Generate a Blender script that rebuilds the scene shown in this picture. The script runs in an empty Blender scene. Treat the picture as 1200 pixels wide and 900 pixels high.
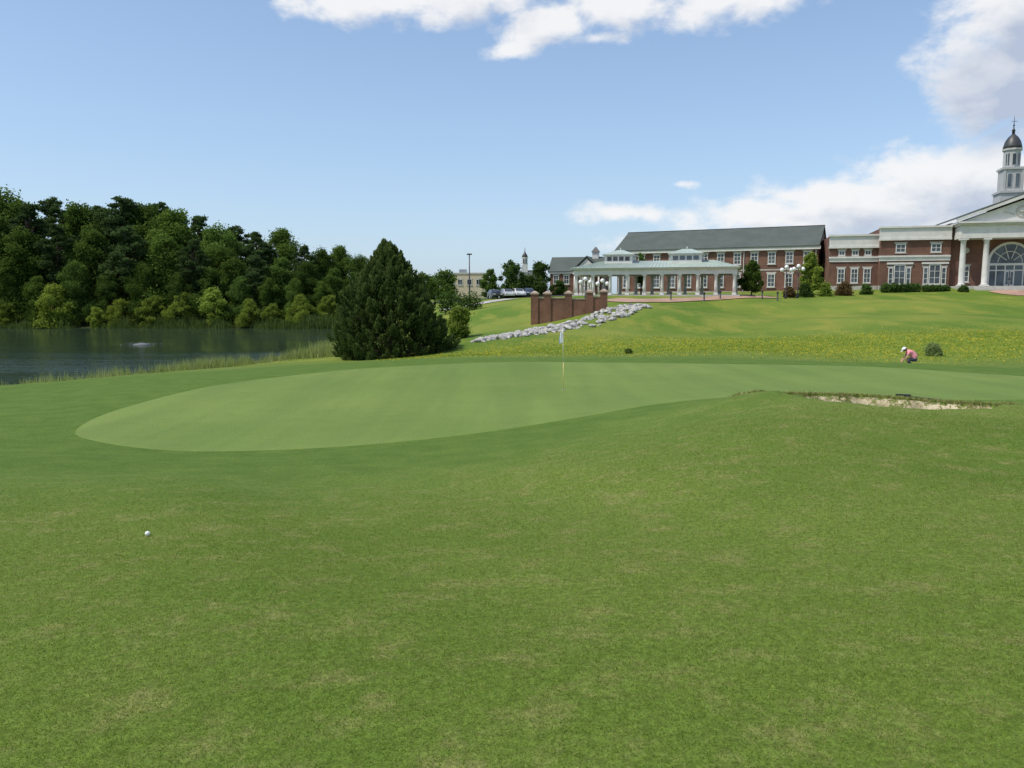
import bpy, bmesh, math, random
import numpy as np
from mathutils import Vector, Matrix
random.seed(7); rng = np.random.default_rng(7)
S = bpy.context.scene; COL = S.collection
F = 920.0; PITCH = math.atan(100 / F); EYE = 1.65
cp, sp = math.cos(PITCH), math.sin(PITCH)
R = math.radians
def at(px, py, Y):
    u = (px - 600) / F; v = (450 - py) / F
    dy = cp + v * sp; dz = -sp + v * cp
    return (u / dy * Y, Y, EYE + dz / dy * Y)
def sstep(a, b, x):
    t = np.clip((x - a) / (b - a), 0, 1); return t * t * (3 - 2 * t)

# ------------------------------------------------------------------ tagging
def tag(o, label=None, cat=None, group=None, kind=None):
    if label: o['label'] = label
    if cat: o['category'] = cat
    if group: o['group'] = group
    if kind: o['kind'] = kind
    return o
def empty(name, loc=(0, 0, 0), rz=0, label=None, cat=None, group=None):
    o = bpy.data.objects.new(name, None); COL.objects.link(o)
    o.location = loc; o.rotation_euler = (0, 0, rz); o.empty_display_size = .2
    return tag(o, label, cat, group)
def copy_tree(o, ch, parent=None):
    c = o.copy(); COL.objects.link(c); c.parent = parent
    for k in ch.get(o, []): copy_tree(k, ch, c)
    return c
def dup(root, loc, rz=0, scale=(1, 1, 1), label=None, group=None, cat=None):
    ch = {}
    for c in COL.objects:
        if c.parent: ch.setdefault(c.parent, []).append(c)
    c = copy_tree(root, ch); c.location = loc; c.rotation_euler = (0, 0, rz); c.scale = scale
    return tag(c, label, cat, group)
ORD = ['first', 'second', 'third', 'fourth', 'fifth', 'sixth', 'seventh', 'eighth', 'ninth', 'tenth', 'eleventh', 'twelfth',
       'thirteenth', 'fourteenth', 'fifteenth', 'sixteenth', 'seventeenth', 'eighteenth', 'nineteenth', 'twentieth', 'twenty-first', 'twenty-second', 'twenty-third', 'twenty-fourth']

# ------------------------------------------------------------------ node helpers
class NT:
    def __init__(s, tree): s.t = tree; s.n = tree.nodes; s.L = tree.links
    def new(s, typ, **kw):
        n = s.n.new(typ)
        for k, v in kw.items(): setattr(n, k, v)
        return n
    def put(s, sock, val):
        if hasattr(val, 'is_output'): s.L.new(val, sock)
        elif val is not None:
            if isinstance(val, (tuple, list)) and len(val) == 3 and sock.type == 'RGBA': val = (*val, 1)
            sock.default_value = val
    def math(s, op, a, b=None, c=None, clamp=False):
        n = s.new('ShaderNodeMath', operation=op, use_clamp=clamp)
        s.put(n.inputs[0], a)
        if b is not None: s.put(n.inputs[1], b)
        if c is not None: s.put(n.inputs[2], c)
        return n.outputs[0]
    def noise(s, vec, scale, detail=3, rough=.55, dist=0):
        n = s.new('ShaderNodeTexNoise'); s.put(n.inputs['Vector'], vec)
        n.inputs['Scale'].default_value = scale; n.inputs['Detail'].default_value = detail
        n.inputs['Roughness'].default_value = rough; n.inputs['Distortion'].default_value = dist
        return n.outputs['Fac']
    def rng(s, x, a, b, c=0., d=1., smooth=True):
        n = s.new('ShaderNodeMapRange'); n.interpolation_type = 'SMOOTHSTEP' if smooth else 'LINEAR'
        s.put(n.inputs[0], x)
        for i, v in enumerate((a, b, c, d)): n.inputs[i + 1].default_value = v
        return n.outputs[0]
    def mix(s, f, a, b, blend='MIX'):
        n = s.new('ShaderNodeMix', data_type='RGBA', blend_type=blend)
        s.put(n.inputs[0], f); s.put(n.inputs[6], a); s.put(n.inputs[7], b)
        return n.outputs[2]
    def scale(s, col, f):
        n = s.new('ShaderNodeVectorMath', operation='SCALE'); s.put(n.inputs[0], col); s.put(n.inputs['Scale'], f)
        return n.outputs[0]
    def mapv(s, vec, sc=(1, 1, 1), loc=(0, 0, 0)):
        n = s.new('ShaderNodeMapping'); s.put(n.inputs[0], vec); n.inputs['Scale'].default_value = sc; n.inputs['Location'].default_value = loc
        return n.outputs[0]
    def bump(s, h, strength=.3, dist=.05):
        n = s.new('ShaderNodeBump'); n.inputs['Strength'].default_value = strength; n.inputs['Distance'].default_value = dist
        s.put(n.inputs['Height'], h); return n.outputs[0]
def newmat(name):
    m = bpy.data.materials.new(name); m.use_nodes = True; nt = NT(m.node_tree)
    return m, nt, m.node_tree.nodes['Principled BSDF']
def simple(name, col, rough=.6, var=.18, scale=4, metallic=0, bump=0, bscale=30, emit=None):
    m, t, b = newmat(name)
    g = t.new('ShaderNodeTexCoord').outputs['Object']
    f = t.rng(t.noise(g, scale, 5), .3, .7, 1 - var, 1 + var)
    f2 = t.rng(t.noise(g, scale * 7, 3), .3, .7, 1 - var * .5, 1 + var * .5)
    c = t.scale(t.scale(col, f), f2); t.put(b.inputs['Base Color'], c)
    b.inputs['Roughness'].default_value = rough; b.inputs['Metallic'].default_value = metallic
    if bump: t.put(b.inputs['Normal'], t.bump(t.noise(g, bscale, 3), bump, .02))
    return m
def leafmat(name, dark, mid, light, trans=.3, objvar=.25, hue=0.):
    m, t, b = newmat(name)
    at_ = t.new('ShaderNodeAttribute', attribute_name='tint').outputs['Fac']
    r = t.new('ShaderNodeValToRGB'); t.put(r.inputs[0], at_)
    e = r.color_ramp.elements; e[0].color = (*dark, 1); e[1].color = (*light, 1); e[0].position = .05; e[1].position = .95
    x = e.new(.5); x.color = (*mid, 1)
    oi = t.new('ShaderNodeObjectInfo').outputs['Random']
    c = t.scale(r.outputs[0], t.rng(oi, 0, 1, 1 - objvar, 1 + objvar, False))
    if hue:
        h2 = t.math('FRACT', t.math('MULTIPLY', oi, 7.31))
        c = t.mix(t.math('MULTIPLY', h2, hue), c, t.mix(1.0, c, (1.3, 1.18, .85), 'MULTIPLY'))
    d = t.new('ShaderNodeBsdfDiffuse'); t.put(d.inputs[0], c)
    tr = t.new('ShaderNodeBsdfTranslucent'); t.put(tr.inputs[0], t.mix(.5, c, (mid[0] * 1.5, mid[1] * 1.5, mid[2])))
    mx = t.new('ShaderNodeMixShader'); mx.inputs[0].default_value = trans
    t.L.new(d.outputs[0], mx.inputs[1]); t.L.new(tr.outputs[0], mx.inputs[2])
    t.L.new(mx.outputs[0], t.n['Material Output'].inputs[0])
    return m
def brickmat(name, c1, c2, mortar, sc=1.0):
    m, t, b = newmat(name)
    o = t.new('ShaderNodeTexCoord').outputs['Object']
    sx = t.new('ShaderNodeSeparateXYZ'); t.put(sx.inputs[0], o)
    u = t.math('ADD', sx.outputs[0], sx.outputs[1]); cb = t.new('ShaderNodeCombineXYZ')
    t.put(cb.inputs[0], u); t.put(cb.inputs[1], sx.outputs[2])
    bt = t.new('ShaderNodeTexBrick'); t.put(bt.inputs['Vector'], cb.outputs[0])
    for k, v in (('Color1', c1), ('Color2', c2), ('Mortar', mortar)): bt.inputs[k].default_value = (*v, 1)
    bt.inputs['Scale'].default_value = sc; bt.inputs['Brick Width'].default_value = .22; bt.inputs['Row Height'].default_value = .075
    bt.inputs['Mortar Size'].default_value = .008
    f = t.rng(t.noise(o, .7, 6), .3, .7, .78, 1.2)
    t.put(b.inputs['Base Color'], t.scale(bt.outputs['Color'], f)); b.inputs['Roughness'].default_value = .85
    t.put(b.inputs['Normal'], t.bump(bt.outputs['Fac'], -.3, .01))
    return m

M = {}
M['white'] = simple('white_paint', (.63, .615, .58), .55, .07, 1.2)
M['tower'] = simple('grey_white_paint', (.43, .43, .43), .55, .07, 1.2)
M['stone_white'] = simple('pale_stone', (.44, .42, .375), .7, .1, 1.5)
M['brick'] = brickmat('red_brick', (.172, .066, .041), (.112, .043, .029), (.19, .14, .105))
M['brick2'] = brickmat('brown_brick', (.200, .080, .043), (.135, .053, .030), (.22, .155, .105))
M['slate'] = simple('grey_slate_roof', (.080, .098, .086), .9, .10, .5)
M['copper'] = simple('pale_green_metal_roof', (.37, .44, .39), .5, .1, .8)
M['dome'] = simple('dark_dome_metal', (.045, .047, .05), .45, .15, 2)
M['dark'] = simple('dark_metal', (.02, .022, .022), .45, .2, 5)
M['beige'] = simple('beige_stucco', (.55, .46, .34), .85, .06, .5)
M['terracotta'] = simple('terracotta_paving', (.38, .24, .17), .85, .15, .6)
M['concrete'] = simple('pale_concrete', (.42, .40, .37), .85, .12, .8)
M['asphalt'] = simple('asphalt', (.06, .06, .06), .9, .15, 1)
M['bark'] = simple('bark', (.085, .062, .045), .95, .3, 3, bump=.5, bscale=14)
M['rock'] = simple('pale_grey_rock', (.38, .37, .345), .9, .5, 1.6, bump=.4, bscale=8)
M['float'] = simple('weathered_grey_plastic', (.13, .14, .14), .7, .2, 4)
M['capstone'] = simple('cap_stone', (.38, .30, .235), .85, .12, 2)
M['plain_white'] = simple('glossy_white', (.8, .8, .8), .25, .02, 30)
M['foam'] = simple('water_spray', (.30, .34, .34), .5, .1, 6)
M['globe'] = simple('white_lamp_globe', (.8, .8, .78), .3, .02, 3)
M['flag'] = simple('flag_cloth', (.74, .77, .82), .8, .05, 10)
M['pole'] = simple('flagstick_white', (.75, .73, .62), .35, .04, 5)
M['poleyellow'] = simple('flagstick_yellow', (.62, .50, .16), .35, .06, 5)
M['skin'] = simple('skin', (.50, .29, .20), .55, .08, 12)
M['pink'] = simple('pink_shirt', (.82, .30, .34), .85, .1, 10)
M['navy'] = simple('navy_cloth', (.03, .035, .06), .85, .15, 10)
M['cap'] = simple('white_cap_cloth', (.8, .8, .8), .8, .05, 10)
M['hair'] = simple('brown_hair', (.08, .05, .03), .7, .2, 30)
M['eye'] = simple('eye_dark', (.02, .02, .02), .3, .05, 30)
M['rubber'] = simple('rubber', (.02, .02, .02), .8, .1, 10)
M['chrome'] = simple('silver_metal', (.5, .5, .5), .3, .05, 5, metallic=.9)
mg, t, b = newmat('window_glass')
o = t.new('ShaderNodeTexCoord').outputs['Object']
t.put(b.inputs['Base Color'], t.scale((.06, .075, .09), t.rng(t.noise(o, .35, 2), .35, .65, .5, 1.6)))
b.inputs['Roughness'].default_value = .08; M['glass'] = mg
def carpaint(name, c):
    m = simple(name, c, .25, .04, 2); m.node_tree.nodes['Principled BSDF'].inputs['Coat Weight'].default_value = .5; return m
M['pine'] = leafmat('pine_needles', (.026, .050, .020), (.055, .094, .034), (.100, .148, .050), .36, .2, .2)
M['oak'] = leafmat('oak_leaves', (.036, .070, .017), (.074, .132, .030), (.138, .208, .048), .42, .35, .6)
M['bright'] = leafmat('bright_leaves', (.090, .145, .024), (.185, .255, .045), (.29, .36, .08), .45, .3, .4)
M['cedar'] = leafmat('cedar_sprays', (.024, .045, .014), (.064, .102, .028), (.175, .222, .068), .38, .05)
M['hedge'] = leafmat('hedge_leaves', (.028, .055, .015), (.058, .105, .026), (.105, .165, .04), .35, .25)
M['tussock'] = leafmat('tussock_leaves', (.13, .19, .06), (.21, .28, .10), (.31, .37, .15), .5, .1)
M['darktuft'] = leafmat('dark_tuft_leaves', (.05, .085, .022), (.09, .14, .035), (.14, .19, .05), .35, .1)
M['redleaf'] = leafmat('russet_leaves', (.06, .035, .02), (.13, .085, .04), (.20, .16, .06), .3, .3)
M['reed'] = leafmat('reed_blades', (.14, .20, .05), (.27, .33, .10), (.48, .48, .23), .45, 0)
M['farreed'] = leafmat('far_reed_blades', (.05, .085, .022), (.10, .15, .04), (.20, .24, .085), .4, 0)
M['turf'] = leafmat('turf_blades', (.108, .182, .026), (.188, .262, .042), (.400, .365, .150), .42, 0)
M['meadow'] = leafmat('meadow_blades', (.12, .20, .024), (.22, .29, .036), (.72, .58, .05), .4, 0)
M['lipgrass'] = leafmat('lip_grass', (.10, .16, .026), (.26, .28, .09), (.56, .49, .25), .4, 0)

# ------------------------------------------------------------------ mesh helpers
class MB:
    def __init__(s): s.v = []; s.f = []
    def add(s, v, f):
        b = len(s.v); s.v += [tuple(p) for p in v]; s.f += [tuple(b + i for i in q) for q in f]; return s
    def box(s, x0, x1, y0, y1, z0, z1):
        v = [(x, y, z) for z in (z0, z1) for y in (y0, y1) for x in (x0, x1)]
        return s.add(v, [(0, 2, 3, 1), (4, 5, 7, 6), (0, 1, 5, 4), (2, 6, 7, 3), (0, 4, 6, 2), (1, 3, 7, 5)])
    def frustum(s, x0, x1, y0, y1, z0, X0, X1, Y0, Y1, z1):
        v = [(x0, y0, z0), (x1, y0, z0), (x0, y1, z0), (x1, y1, z0), (X0, Y0, z1), (X1, Y0, z1), (X0, Y1, z1), (X1, Y1, z1)]
        return s.add(v, [(0, 2, 3, 1), (4, 5, 7, 6), (0, 1, 5, 4), (2, 6, 7, 3), (0, 4, 6, 2), (1, 3, 7, 5)])
    def tube(s, pts, rads, n=8):
        pts = [Vector(p) for p in pts]; v = []; f = []
        for i, p in enumerate(pts):
            d = (pts[min(i + 1, len(pts) - 1)] - pts[max(i - 1, 0)]).normalized()
            ref = Vector((0, 1, 0)) if abs(d.y) < .8 else Vector((1, 0, 0))
            a = d.cross(ref).normalized(); c = d.cross(a)
            r = rads[i] if isinstance(rads, (list, tuple)) else rads
            v += [p + (a * math.cos(2 * math.pi * k / n) + c * math.sin(2 * math.pi * k / n)) * r for k in range(n)]
        for i in range(len(pts) - 1):
            for k in range(n):
                f.append((i * n + k, i * n + (k + 1) % n, (i + 1) * n + (k + 1) % n, (i + 1) * n + k))
        f.append(tuple(range(n))); f.append(tuple((len(pts) - 1) * n + k for k in range(n)))
        return s.add(v, f)
    def lathe(s, prof, n=16, c=(0, 0, 0)):
        v = []; f = []
        for r, z in prof: v += [(c[0] + r * math.cos(2 * math.pi * k / n), c[1] + r * math.sin(2 * math.pi * k / n), c[2] + z) for k in range(n)]
        for i in range(len(prof) - 1):
            for k in range(n): f.append((i * n + k, i * n + (k + 1) % n, (i + 1) * n + (k + 1) % n, (i + 1) * n + k))
        f.append(tuple(range(n))); f.append(tuple((len(prof) - 1) * n + k for k in range(n)))
        return s.add(v, f)
    def prism(s, poly, y0, y1):       # xz polygon extruded along y
        n = len(poly); v = [(x, y0, z) for x, z in poly] + [(x, y1, z) for x, z in poly]
        return s.add(v, [tuple(range(n)), tuple(range(2 * n - 1, n - 1, -1))] + [(i, (i + 1) % n, n + (i + 1) % n, n + i) for i in range(n)])
    def prismx(s, poly, x0, x1):      # yz polygon extruded along x
        n = len(poly); v = [(x0, y, z) for y, z in poly] + [(x1, y, z) for y, z in poly]
        return s.add(v, [tuple(range(n)), tuple(range(2 * n - 1, n - 1, -1))] + [(i, (i + 1) % n, n + (i + 1) % n, n + i) for i in range(n)])
    def build(s, name, mat, parent=None, smooth=False, bevel=0):
        me = bpy.data.meshes.new(name); me.from_pydata(s.v, [], s.f)
        bm = bmesh.new(); bm.from_mesh(me); bmesh.ops.recalc_face_normals(bm, faces=bm.faces)
        if bevel: bmesh.ops.bevel(bm, geom=bm.edges[:], offset=bevel, segments=2, affect='EDGES', profile=.6)
        bm.to_mesh(me); bm.free()
        me.materials.append(mat)
        if smooth: me.polygons.foreach_set('use_smooth', [True] * len(me.polygons))
        o = bpy.data.objects.new(name, me); COL.objects.link(o); o.parent = parent
        return o
def npmesh(name, v, f, mat, parent=None, attrs=None, smooth=False):
    v = np.asarray(v, dtype=np.float32); f = np.asarray(f, dtype=np.int32)
    me = bpy.data.meshes.new(name); me.vertices.add(len(v)); me.vertices.foreach_set('co', v.ravel())
    k = f.shape[1]; me.loops.add(f.size); me.loops.foreach_set('vertex_index', f.ravel())
    me.polygons.add(len(f)); me.polygons.foreach_set('loop_start', np.arange(0, f.size, k, dtype=np.int32))
    me.update(calc_edges=True)
    for n_, a in (attrs or {}).items():
        if a.ndim == 1:
            at_ = me.attributes.new(n_, 'FLOAT', 'POINT'); at_.data.foreach_set('value', a.astype(np.float32))
        else:
            at_ = me.attributes.new(n_, 'FLOAT_COLOR', 'POINT'); at_.data.foreach_set('color', a.astype(np.float32).ravel())
    if smooth: me.polygons.foreach_set('use_smooth', np.ones(len(f), dtype=bool))
    me.materials.append(mat)
    o = bpy.data.objects.new(name, me); COL.objects.link(o); o.parent = parent
    return o
def unit(n):
    d = rng.normal(size=(n, 3)); return d / np.linalg.norm(d, axis=1)[:, None]
def norm(a): return a / (np.linalg.norm(a, axis=1)[:, None] + 1e-9)
def leafmesh(name, pos, ax, nrm, ln, wd, tint, mat, parent=None):
    ax = norm(ax); sd = norm(np.cross(ax, nrm)); ln = np.asarray(ln)[:, None]; wd = np.asarray(wd)[:, None]
    n = len(pos)
    v = np.stack([pos - ax * ln / 2, pos + sd * wd / 2, pos + ax * ln / 2, pos - sd * wd / 2], 1).reshape(-1, 3)
    return npmesh(name, v, np.arange(4 * n).reshape(-1, 4), mat, parent, {'tint': np.repeat(tint, 4)})
def cloudleaves(name, clumps, N, size, mat, parent=None, fill=0., tintz=.25):
    c = np.array([k[0] for k in clumps], float); r = np.array([k[1] for k in clumps], float)
    w = (r[:, 0] * r[:, 2]); idx = rng.choice(len(c), N, p=w / w.sum())
    d = unit(N); rad = .35 + .85 * rng.random(N) ** .8
    big = rng.random(N) < fill; rad = np.where(big, rad * 1.6, rad)
    pos = c[idx] + d * r[idx] * rad[:, None]
    pos[:, 2] = np.maximum(pos[:, 2], .02)
    nr = norm(d * .7 + unit(N) * .8 + np.array([0, 0, .3]))
    ct = rng.random(len(c))
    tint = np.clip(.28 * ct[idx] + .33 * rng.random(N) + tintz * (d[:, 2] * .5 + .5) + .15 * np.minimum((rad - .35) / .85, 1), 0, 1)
    s = size * (.6 + .8 * rng.random(N))
    return leafmesh(name, pos, unit(N), nr, s * 1.25, s * .8, tint, mat, parent)

# ------------------------------------------------------------------ terrain
WZ = -3.05
PIX = [(600, 640, 6.6), (600, 560, 11), (600, 503, 18.5), (173, 627, 7.0), (200, 529, 16.5), (78, 505, 19), (0, 470, 27), (0, 600, 8.5), (0, 540, 13.5),
       (660, 457, 27), (600, 424, 38), (230, 455, 28), (400, 432, 35), (500, 420, 43), (1000, 430, 33), (1200, 446, 27), (900, 457, 24), (900, 461.5, 15.4),
       (925, 466, 14.9), (960, 470, 14.4), (1000, 474.5, 14.1), (1080, 482, 13.8), (1130, 484, 13.8), (1185, 482, 13.9), (920, 460.5, 17.4), (960, 461.5, 18.1), (1050, 466, 18.3), (1150, 474, 18.1), (1199, 560, 8.5), (900, 560, 8.5), (900, 500, 11.5), (900, 650, 5.5), (750, 504, 14.7), (750, 478, 20),
       (820, 472, 18), (860, 464.5, 16.4), (830, 478, 15.4), (1063, 431, 42), (1063, 425.5, 36.5), (1110, 416, 47), (900, 413, 47), (700, 413, 50), (1100, 400, 54), (900, 385, 65), (900, 365, 82), (900, 349, 97),
       (1100, 370, 74), (1190, 347, 99), (1100, 344, 103), (760, 350, 94), (760, 362, 81), (650, 377, 79), (580, 386, 70), (560, 401, 60), (640, 391, 66), (700, 379, 72), (560, 365, 100), (560, 352, 130),
       (700, 398, 60), (800, 390, 64), (1000, 375, 72), (460, 419, 57), (1190, 390, 58), (690, 363, 82), (1000, 350, 95)]
CPTS = [at(*p) for p in PIX] + [(0, 0, 0), (-3, 0, -.12), (3, 0, .08), (0, -8, .2), (-9, -6, -.3), (9, -6, .4), (0, 2.8, 0), (2, 3, .02), (-2, 3.2, -.1), (14, 6, .1), (14, 11, -.1), (16, 15, -.35), (22, 20, -1.0),
       (24, 28, -1.2), (-14, 12, -1.3), (-26, 18, -1.9), (-20, 6, -.9), (-60, 10, -2.2), (40, 8, .2), (40, 30, -1), (60, 60, -.4), (110, 60, .5), (110, 110, 3),
       (-80, 150, -.5), (-30, 150, .3), (-200, 150, -.5), (-60, 132, -2.4), (0, 200, 2.0), (100, 200, 3), (200, 200, 3), (-400, 400, 0), (400, 400, 2), (0, 600, 2), (0, 4000, 0), (4000, 0, 0), (-4000, 0, 0), (0, -4000, 0),
       (80, 108, 3.1), (62, 108, 3.1), (48, 116, 2.9), (30, 126, 2.6), (17, 134, 2.4), (8, 102, 2.0), (28, 97, 2.0), (18, 99, 2.0), (20, 112, 2.1), (0, 150, 1.9), (-8, 75, -2.6), (-6, 95, -1.2), (-10, 110, -.8), (70, 96, 2.2)]
CP = np.array(CPTS); KC = 1.6
def kern(d2): return np.sqrt(d2 + KC * KC)
A = kern(((CP[:, None, :2] - CP[None, :, :2]) ** 2).sum(-1)); n_ = len(CP)
AA = np.zeros((n_ + 1, n_ + 1)); AA[:n_, :n_] = A; AA[:n_, n_] = 1; AA[n_, :n_] = 1
WT = np.linalg.solve(AA, np.append(CP[:, 2], 0))
LAKE = np.array([(-26, 40), (-21, 52), (-15, 67), (-11, 80), (-15, 100), (-27, 124), (-60, 127), (-95, 125), (-150, 122), (-175, 80), (-120, 42), (-60, 27), (-38, 30)], float)
def sdpoly(P, x, y):
    d = np.full(x.shape, 1e18); ins = np.zeros(x.shape, bool); n = len(P)
    for i in range(n):
        a = P[i]; b_ = P[(i + 1) % n]; e = b_ - a
        wx = x - a[0]; wy = y - a[1]; tt = np.clip((wx * e[0] + wy * e[1]) / (e @ e), 0, 1)
        d = np.minimum(d, (wx - e[0] * tt) ** 2 + (wy - e[1] * tt) ** 2)
        c = (a[1] > y) != (b_[1] > y)
        if e[1] != 0: ins ^= c & (x < a[0] + (y - a[1]) / e[1] * e[0])
    return np.sqrt(d) * np.where(ins, -1, 1)
BX, BY, BA, BB = 7.6, 16.2, 2.65, 1.85
def bk(th): return 1 + .07 * np.sin(3 * th + .5) + .05 * np.sin(5 * th) + .03 * np.sin(11 * th) + .012 * np.sin(23 * th + 1)
def bunker_r(x, y):
    th = np.arctan2((y - BY) / BB, (x - BX) / BA)
    return np.hypot((x - BX) / BA, (y - BY) / BB) / bk(th)
def ground(x, y):
    x = np.atleast_1d(np.asarray(x, float)); y = np.atleast_1d(np.asarray(y, float)); z = np.empty(x.shape)
    for i in range(0, len(x), 40000):
        sl = slice(i, i + 40000)
        d2 = (x[sl, None] - CP[None, :, 0]) ** 2 + (y[sl, None] - CP[None, :, 1]) ** 2
        z[sl] = kern(d2) @ WT[:n_] + WT[n_]
    far = np.hypot(x, y); z = np.where(far > 700, z * np.clip(1 - (far - 700) / 1500, 0, 1), z)
    hl = sstep(50, 62, y) * (1 - sstep(88, 100, y)) * sstep(-2, 12, x)
    z += hl * (.26 * np.sin(x * .21 + 1.1 * np.sin(y * .13)) + .18 * np.sin(y * .33 + x * .11))
    fg = sstep(2.5, 5, y) * (1 - sstep(12, 14, y))
    z += fg * (.045 * np.sin(x * .9 + .8 * np.sin(y * .6)) * np.sin(y * .75 + .5) + .012 * np.sin(x * 2.3 + y * 1.1))
    m = (x < 20) & (y > 15) & (y < 160) & (x > -220)
    if m.any():
        d = sdpoly(LAKE, x[m], y[m]); w = sstep(0, 6, d)
        z[m] = np.where(d < 0, WZ + .02 - np.clip(-d * .25, 0, 1.6), (WZ + .02) * (1 - w) + np.maximum(z[m], WZ + .1) * w)
    r = bunker_r(x, y); z -= .75 * (1 - sstep(.78, 1.0, r))
    return z
def gz(x, y): return float(ground(x, y)[0])

GP = [(78, 503, 19), (110, 521, 17.3), (200, 530, 16.5), (330, 529, 16.5), (450, 520, 17.1), (600, 503, 18.6), (700, 487, 19.6), (780, 474, 20.6)]
GP = [at(*p)[:2] for p in GP] + [(7.5, 20.6), (11, 19.9), (15, 20.2), (20, 22), (21.5, 25)] + [at(*p)[:2] for p in [(1150, 439, 30), (1000, 430, 33.5), (800, 424, 37), (600, 424, 38), (450, 430, 35.5), (330, 440, 32), (230, 455, 28), (130, 480, 23)]]
def catmull(P, k=8):
    P = np.array(P); n = len(P); out = []
    for i in range(n):
        a, b_, c, d = P[i - 1], P[i], P[(i + 1) % n], P[(i + 2) % n]
        for j in range(k):
            t_ = j / k; out.append(.5 * ((2 * b_) + (c - a) * t_ + (2 * a - 5 * b_ + 4 * c - d) * t_ ** 2 + (3 * b_ - a - 3 * c + d) * t_ ** 3))
    return np.array(out)
GREEN = catmull(GP, 14)
FR = np.array([(-30, 10.5), (-5.7, 10.5), (-2.9, 10.8), (0, 12.6), (2.6, 14.8), (4.6, 16.4), (5.5, 18.6), (10, 18.4), (13, 17.8), (22, 19), (30, 26), (28, 38), (10, 43), (-12, 44), (-24, 36), (-26, 24)], float)
MEAD = np.array([(-7, 48), (10, 46.5), (30, 44), (70, 40), (80, 56), (40, 60), (15, 60), (-1, 58)], float)

def gmat(kind):
    m, t, b = newmat('ground_turf' if kind == 'g' else 'putting_turf')
    P = t.new('ShaderNodeNewGeometry').outputs['Position']
    big = t.noise(P, .16, 4); mid = t.noise(P, 1.3, 5, .6); fine = t.noise(P, 22, 6, .7); vf = t.noise(P, 90, 3, .7)
    if kind == 'g':
        z = t.new('ShaderNodeAttribute', attribute_name='zone'); sx = t.new('ShaderNodeSeparateColor'); t.put(sx.inputs[0], z.outputs['Color'])
        fr, me_, hi = sx.outputs
        c = t.mix(t.rng(big, .3, .7), (.100, .160, .022), (.145, .200, .035))
        c = t.mix(t.math('MULTIPLY', t.rng(t.noise(P, 2.6, 8, .74), .47, .68), .6), c, (.245, .225, .085))
        cf = t.mix(t.rng(mid, .3, .7), (.078, .140, .019), (.106, .170, .027))  # fringe's own deeper green, darkened further to paint in the slope's shading
        c = t.mix(fr, c, cf)
        ch = t.mix(t.rng(t.noise(P, .09, 4), .35, .65), (.098, .168, .020), (.175, .220, .034))
        ch = t.mix(t.math('MULTIPLY', t.rng(t.noise(t.mapv(P, (1, .5, 1)), .35, 5, .65), .46, .66), .7), ch, (.235, .240, .042))
        c = t.mix(hi, c, ch)
        sp_ = t.rng(t.noise(P, 3.2, 5, .75), .48, .64)
        cm = t.mix(sp_, (.115, .185, .022), (.36, .32, .035))
        c = t.mix(me_, c, cm)
        c = t.mix(z.outputs['Alpha'], c, t.mix(t.rng(mid, .4, .6), (.025, .042, .013), (.045, .055, .02)))  # wood floor: dark soil with the trees' shade put into its colour
        k = .32
    else:
        c = t.mix(t.rng(big, .3, .7), (.134, .202, .046), (.164, .226, .056))
        c = t.mix(t.math('MULTIPLY', t.rng(mid, .45, .8), .45), c, (.110, .184, .034))
        st = t.noise(t.mapv(P, (.9, .06, 1)), 1.0, 2); c = t.scale(c, t.rng(st, .35, .65, .95, 1.05))
        at_ = t.new('ShaderNodeAttribute', attribute_name='rim').outputs['Fac']
        rim = t.rng(t.math('ADD', at_, t.math('MULTIPLY', t.math('SUBTRACT', t.noise(P, 6, 4), .5), .5)), .15, .85)
        c = t.mix(rim, c, (.090, .154, .022))
        k = .18
    c = t.scale(c, t.rng(fine, .25, .75, 1 - k, 1 + k)); c = t.scale(c, t.rng(vf, .25, .75, 1 - k * .8, 1 + k * .8))
    t.put(b.inputs['Base Color'], c); b.inputs['Roughness'].default_value = .85; b.inputs['Specular IOR Level'].default_value = .12
    t.put(b.inputs['Normal'], t.bump(t.math('ADD', fine, t.math('MULTIPLY', vf, .6)), .5 if kind == 'g' else .2, .03))
    return m
M['ground'] = gmat('g'); M['putting'] = gmat('p')
def geo(a, b_, n): return np.geomspace(a, b_, n)
xs = np.concatenate([-geo(4000, 140, 16), np.arange(-130, -16.5, 1.2), np.arange(-16, 22, .2), np.arange(22, 112, 1.2), geo(125, 4000, 16)])
ys = np.concatenate([-geo(2000, 40, 8), np.arange(-30, 0, 2.5), np.arange(0, 2, .4), np.arange(2, 47, .2), np.arange(47, 152, 1.0), geo(160, 4000, 22)])
gx, gy = np.meshgrid(xs, ys); fx, fy = gx.ravel(), gy.ravel(); fz = ground(fx, fy)
def wob(x, y): return .5 * np.sin(x * 1.1 + 1.3 * np.sin(y * .7)) + .3 * np.sin(x * 2.7 + y * 1.9) + .25 * np.sin(x * 5.3 - y * 3.1)
zone = np.zeros((len(fx), 4))
zone[:, 0] = 1 - sstep(-3.2, 3.2, sdpoly(FR, fx, fy) + wob(fx, fy) * .7)
zone[:, 1] = (1 - sstep(-5.0, 4.0, sdpoly(MEAD, fx, fy) + wob(fx, fy))) * .9
zone[:, 2] = sstep(46, 56, fy)
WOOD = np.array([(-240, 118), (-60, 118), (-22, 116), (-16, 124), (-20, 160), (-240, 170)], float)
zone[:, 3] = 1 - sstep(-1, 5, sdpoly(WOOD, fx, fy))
nx, ny = len(xs), len(ys); I = np.arange(nx * ny).reshape(ny, nx)
faces = np.stack([I[:-1, :-1], I[:-1, 1:], I[1:, 1:], I[1:, :-1]], -1).reshape(-1, 4)
tag(npmesh('ground', np.stack([fx, fy, fz], 1), faces, M['ground'], None, {'zone': zone}, True), kind='structure')

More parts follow.
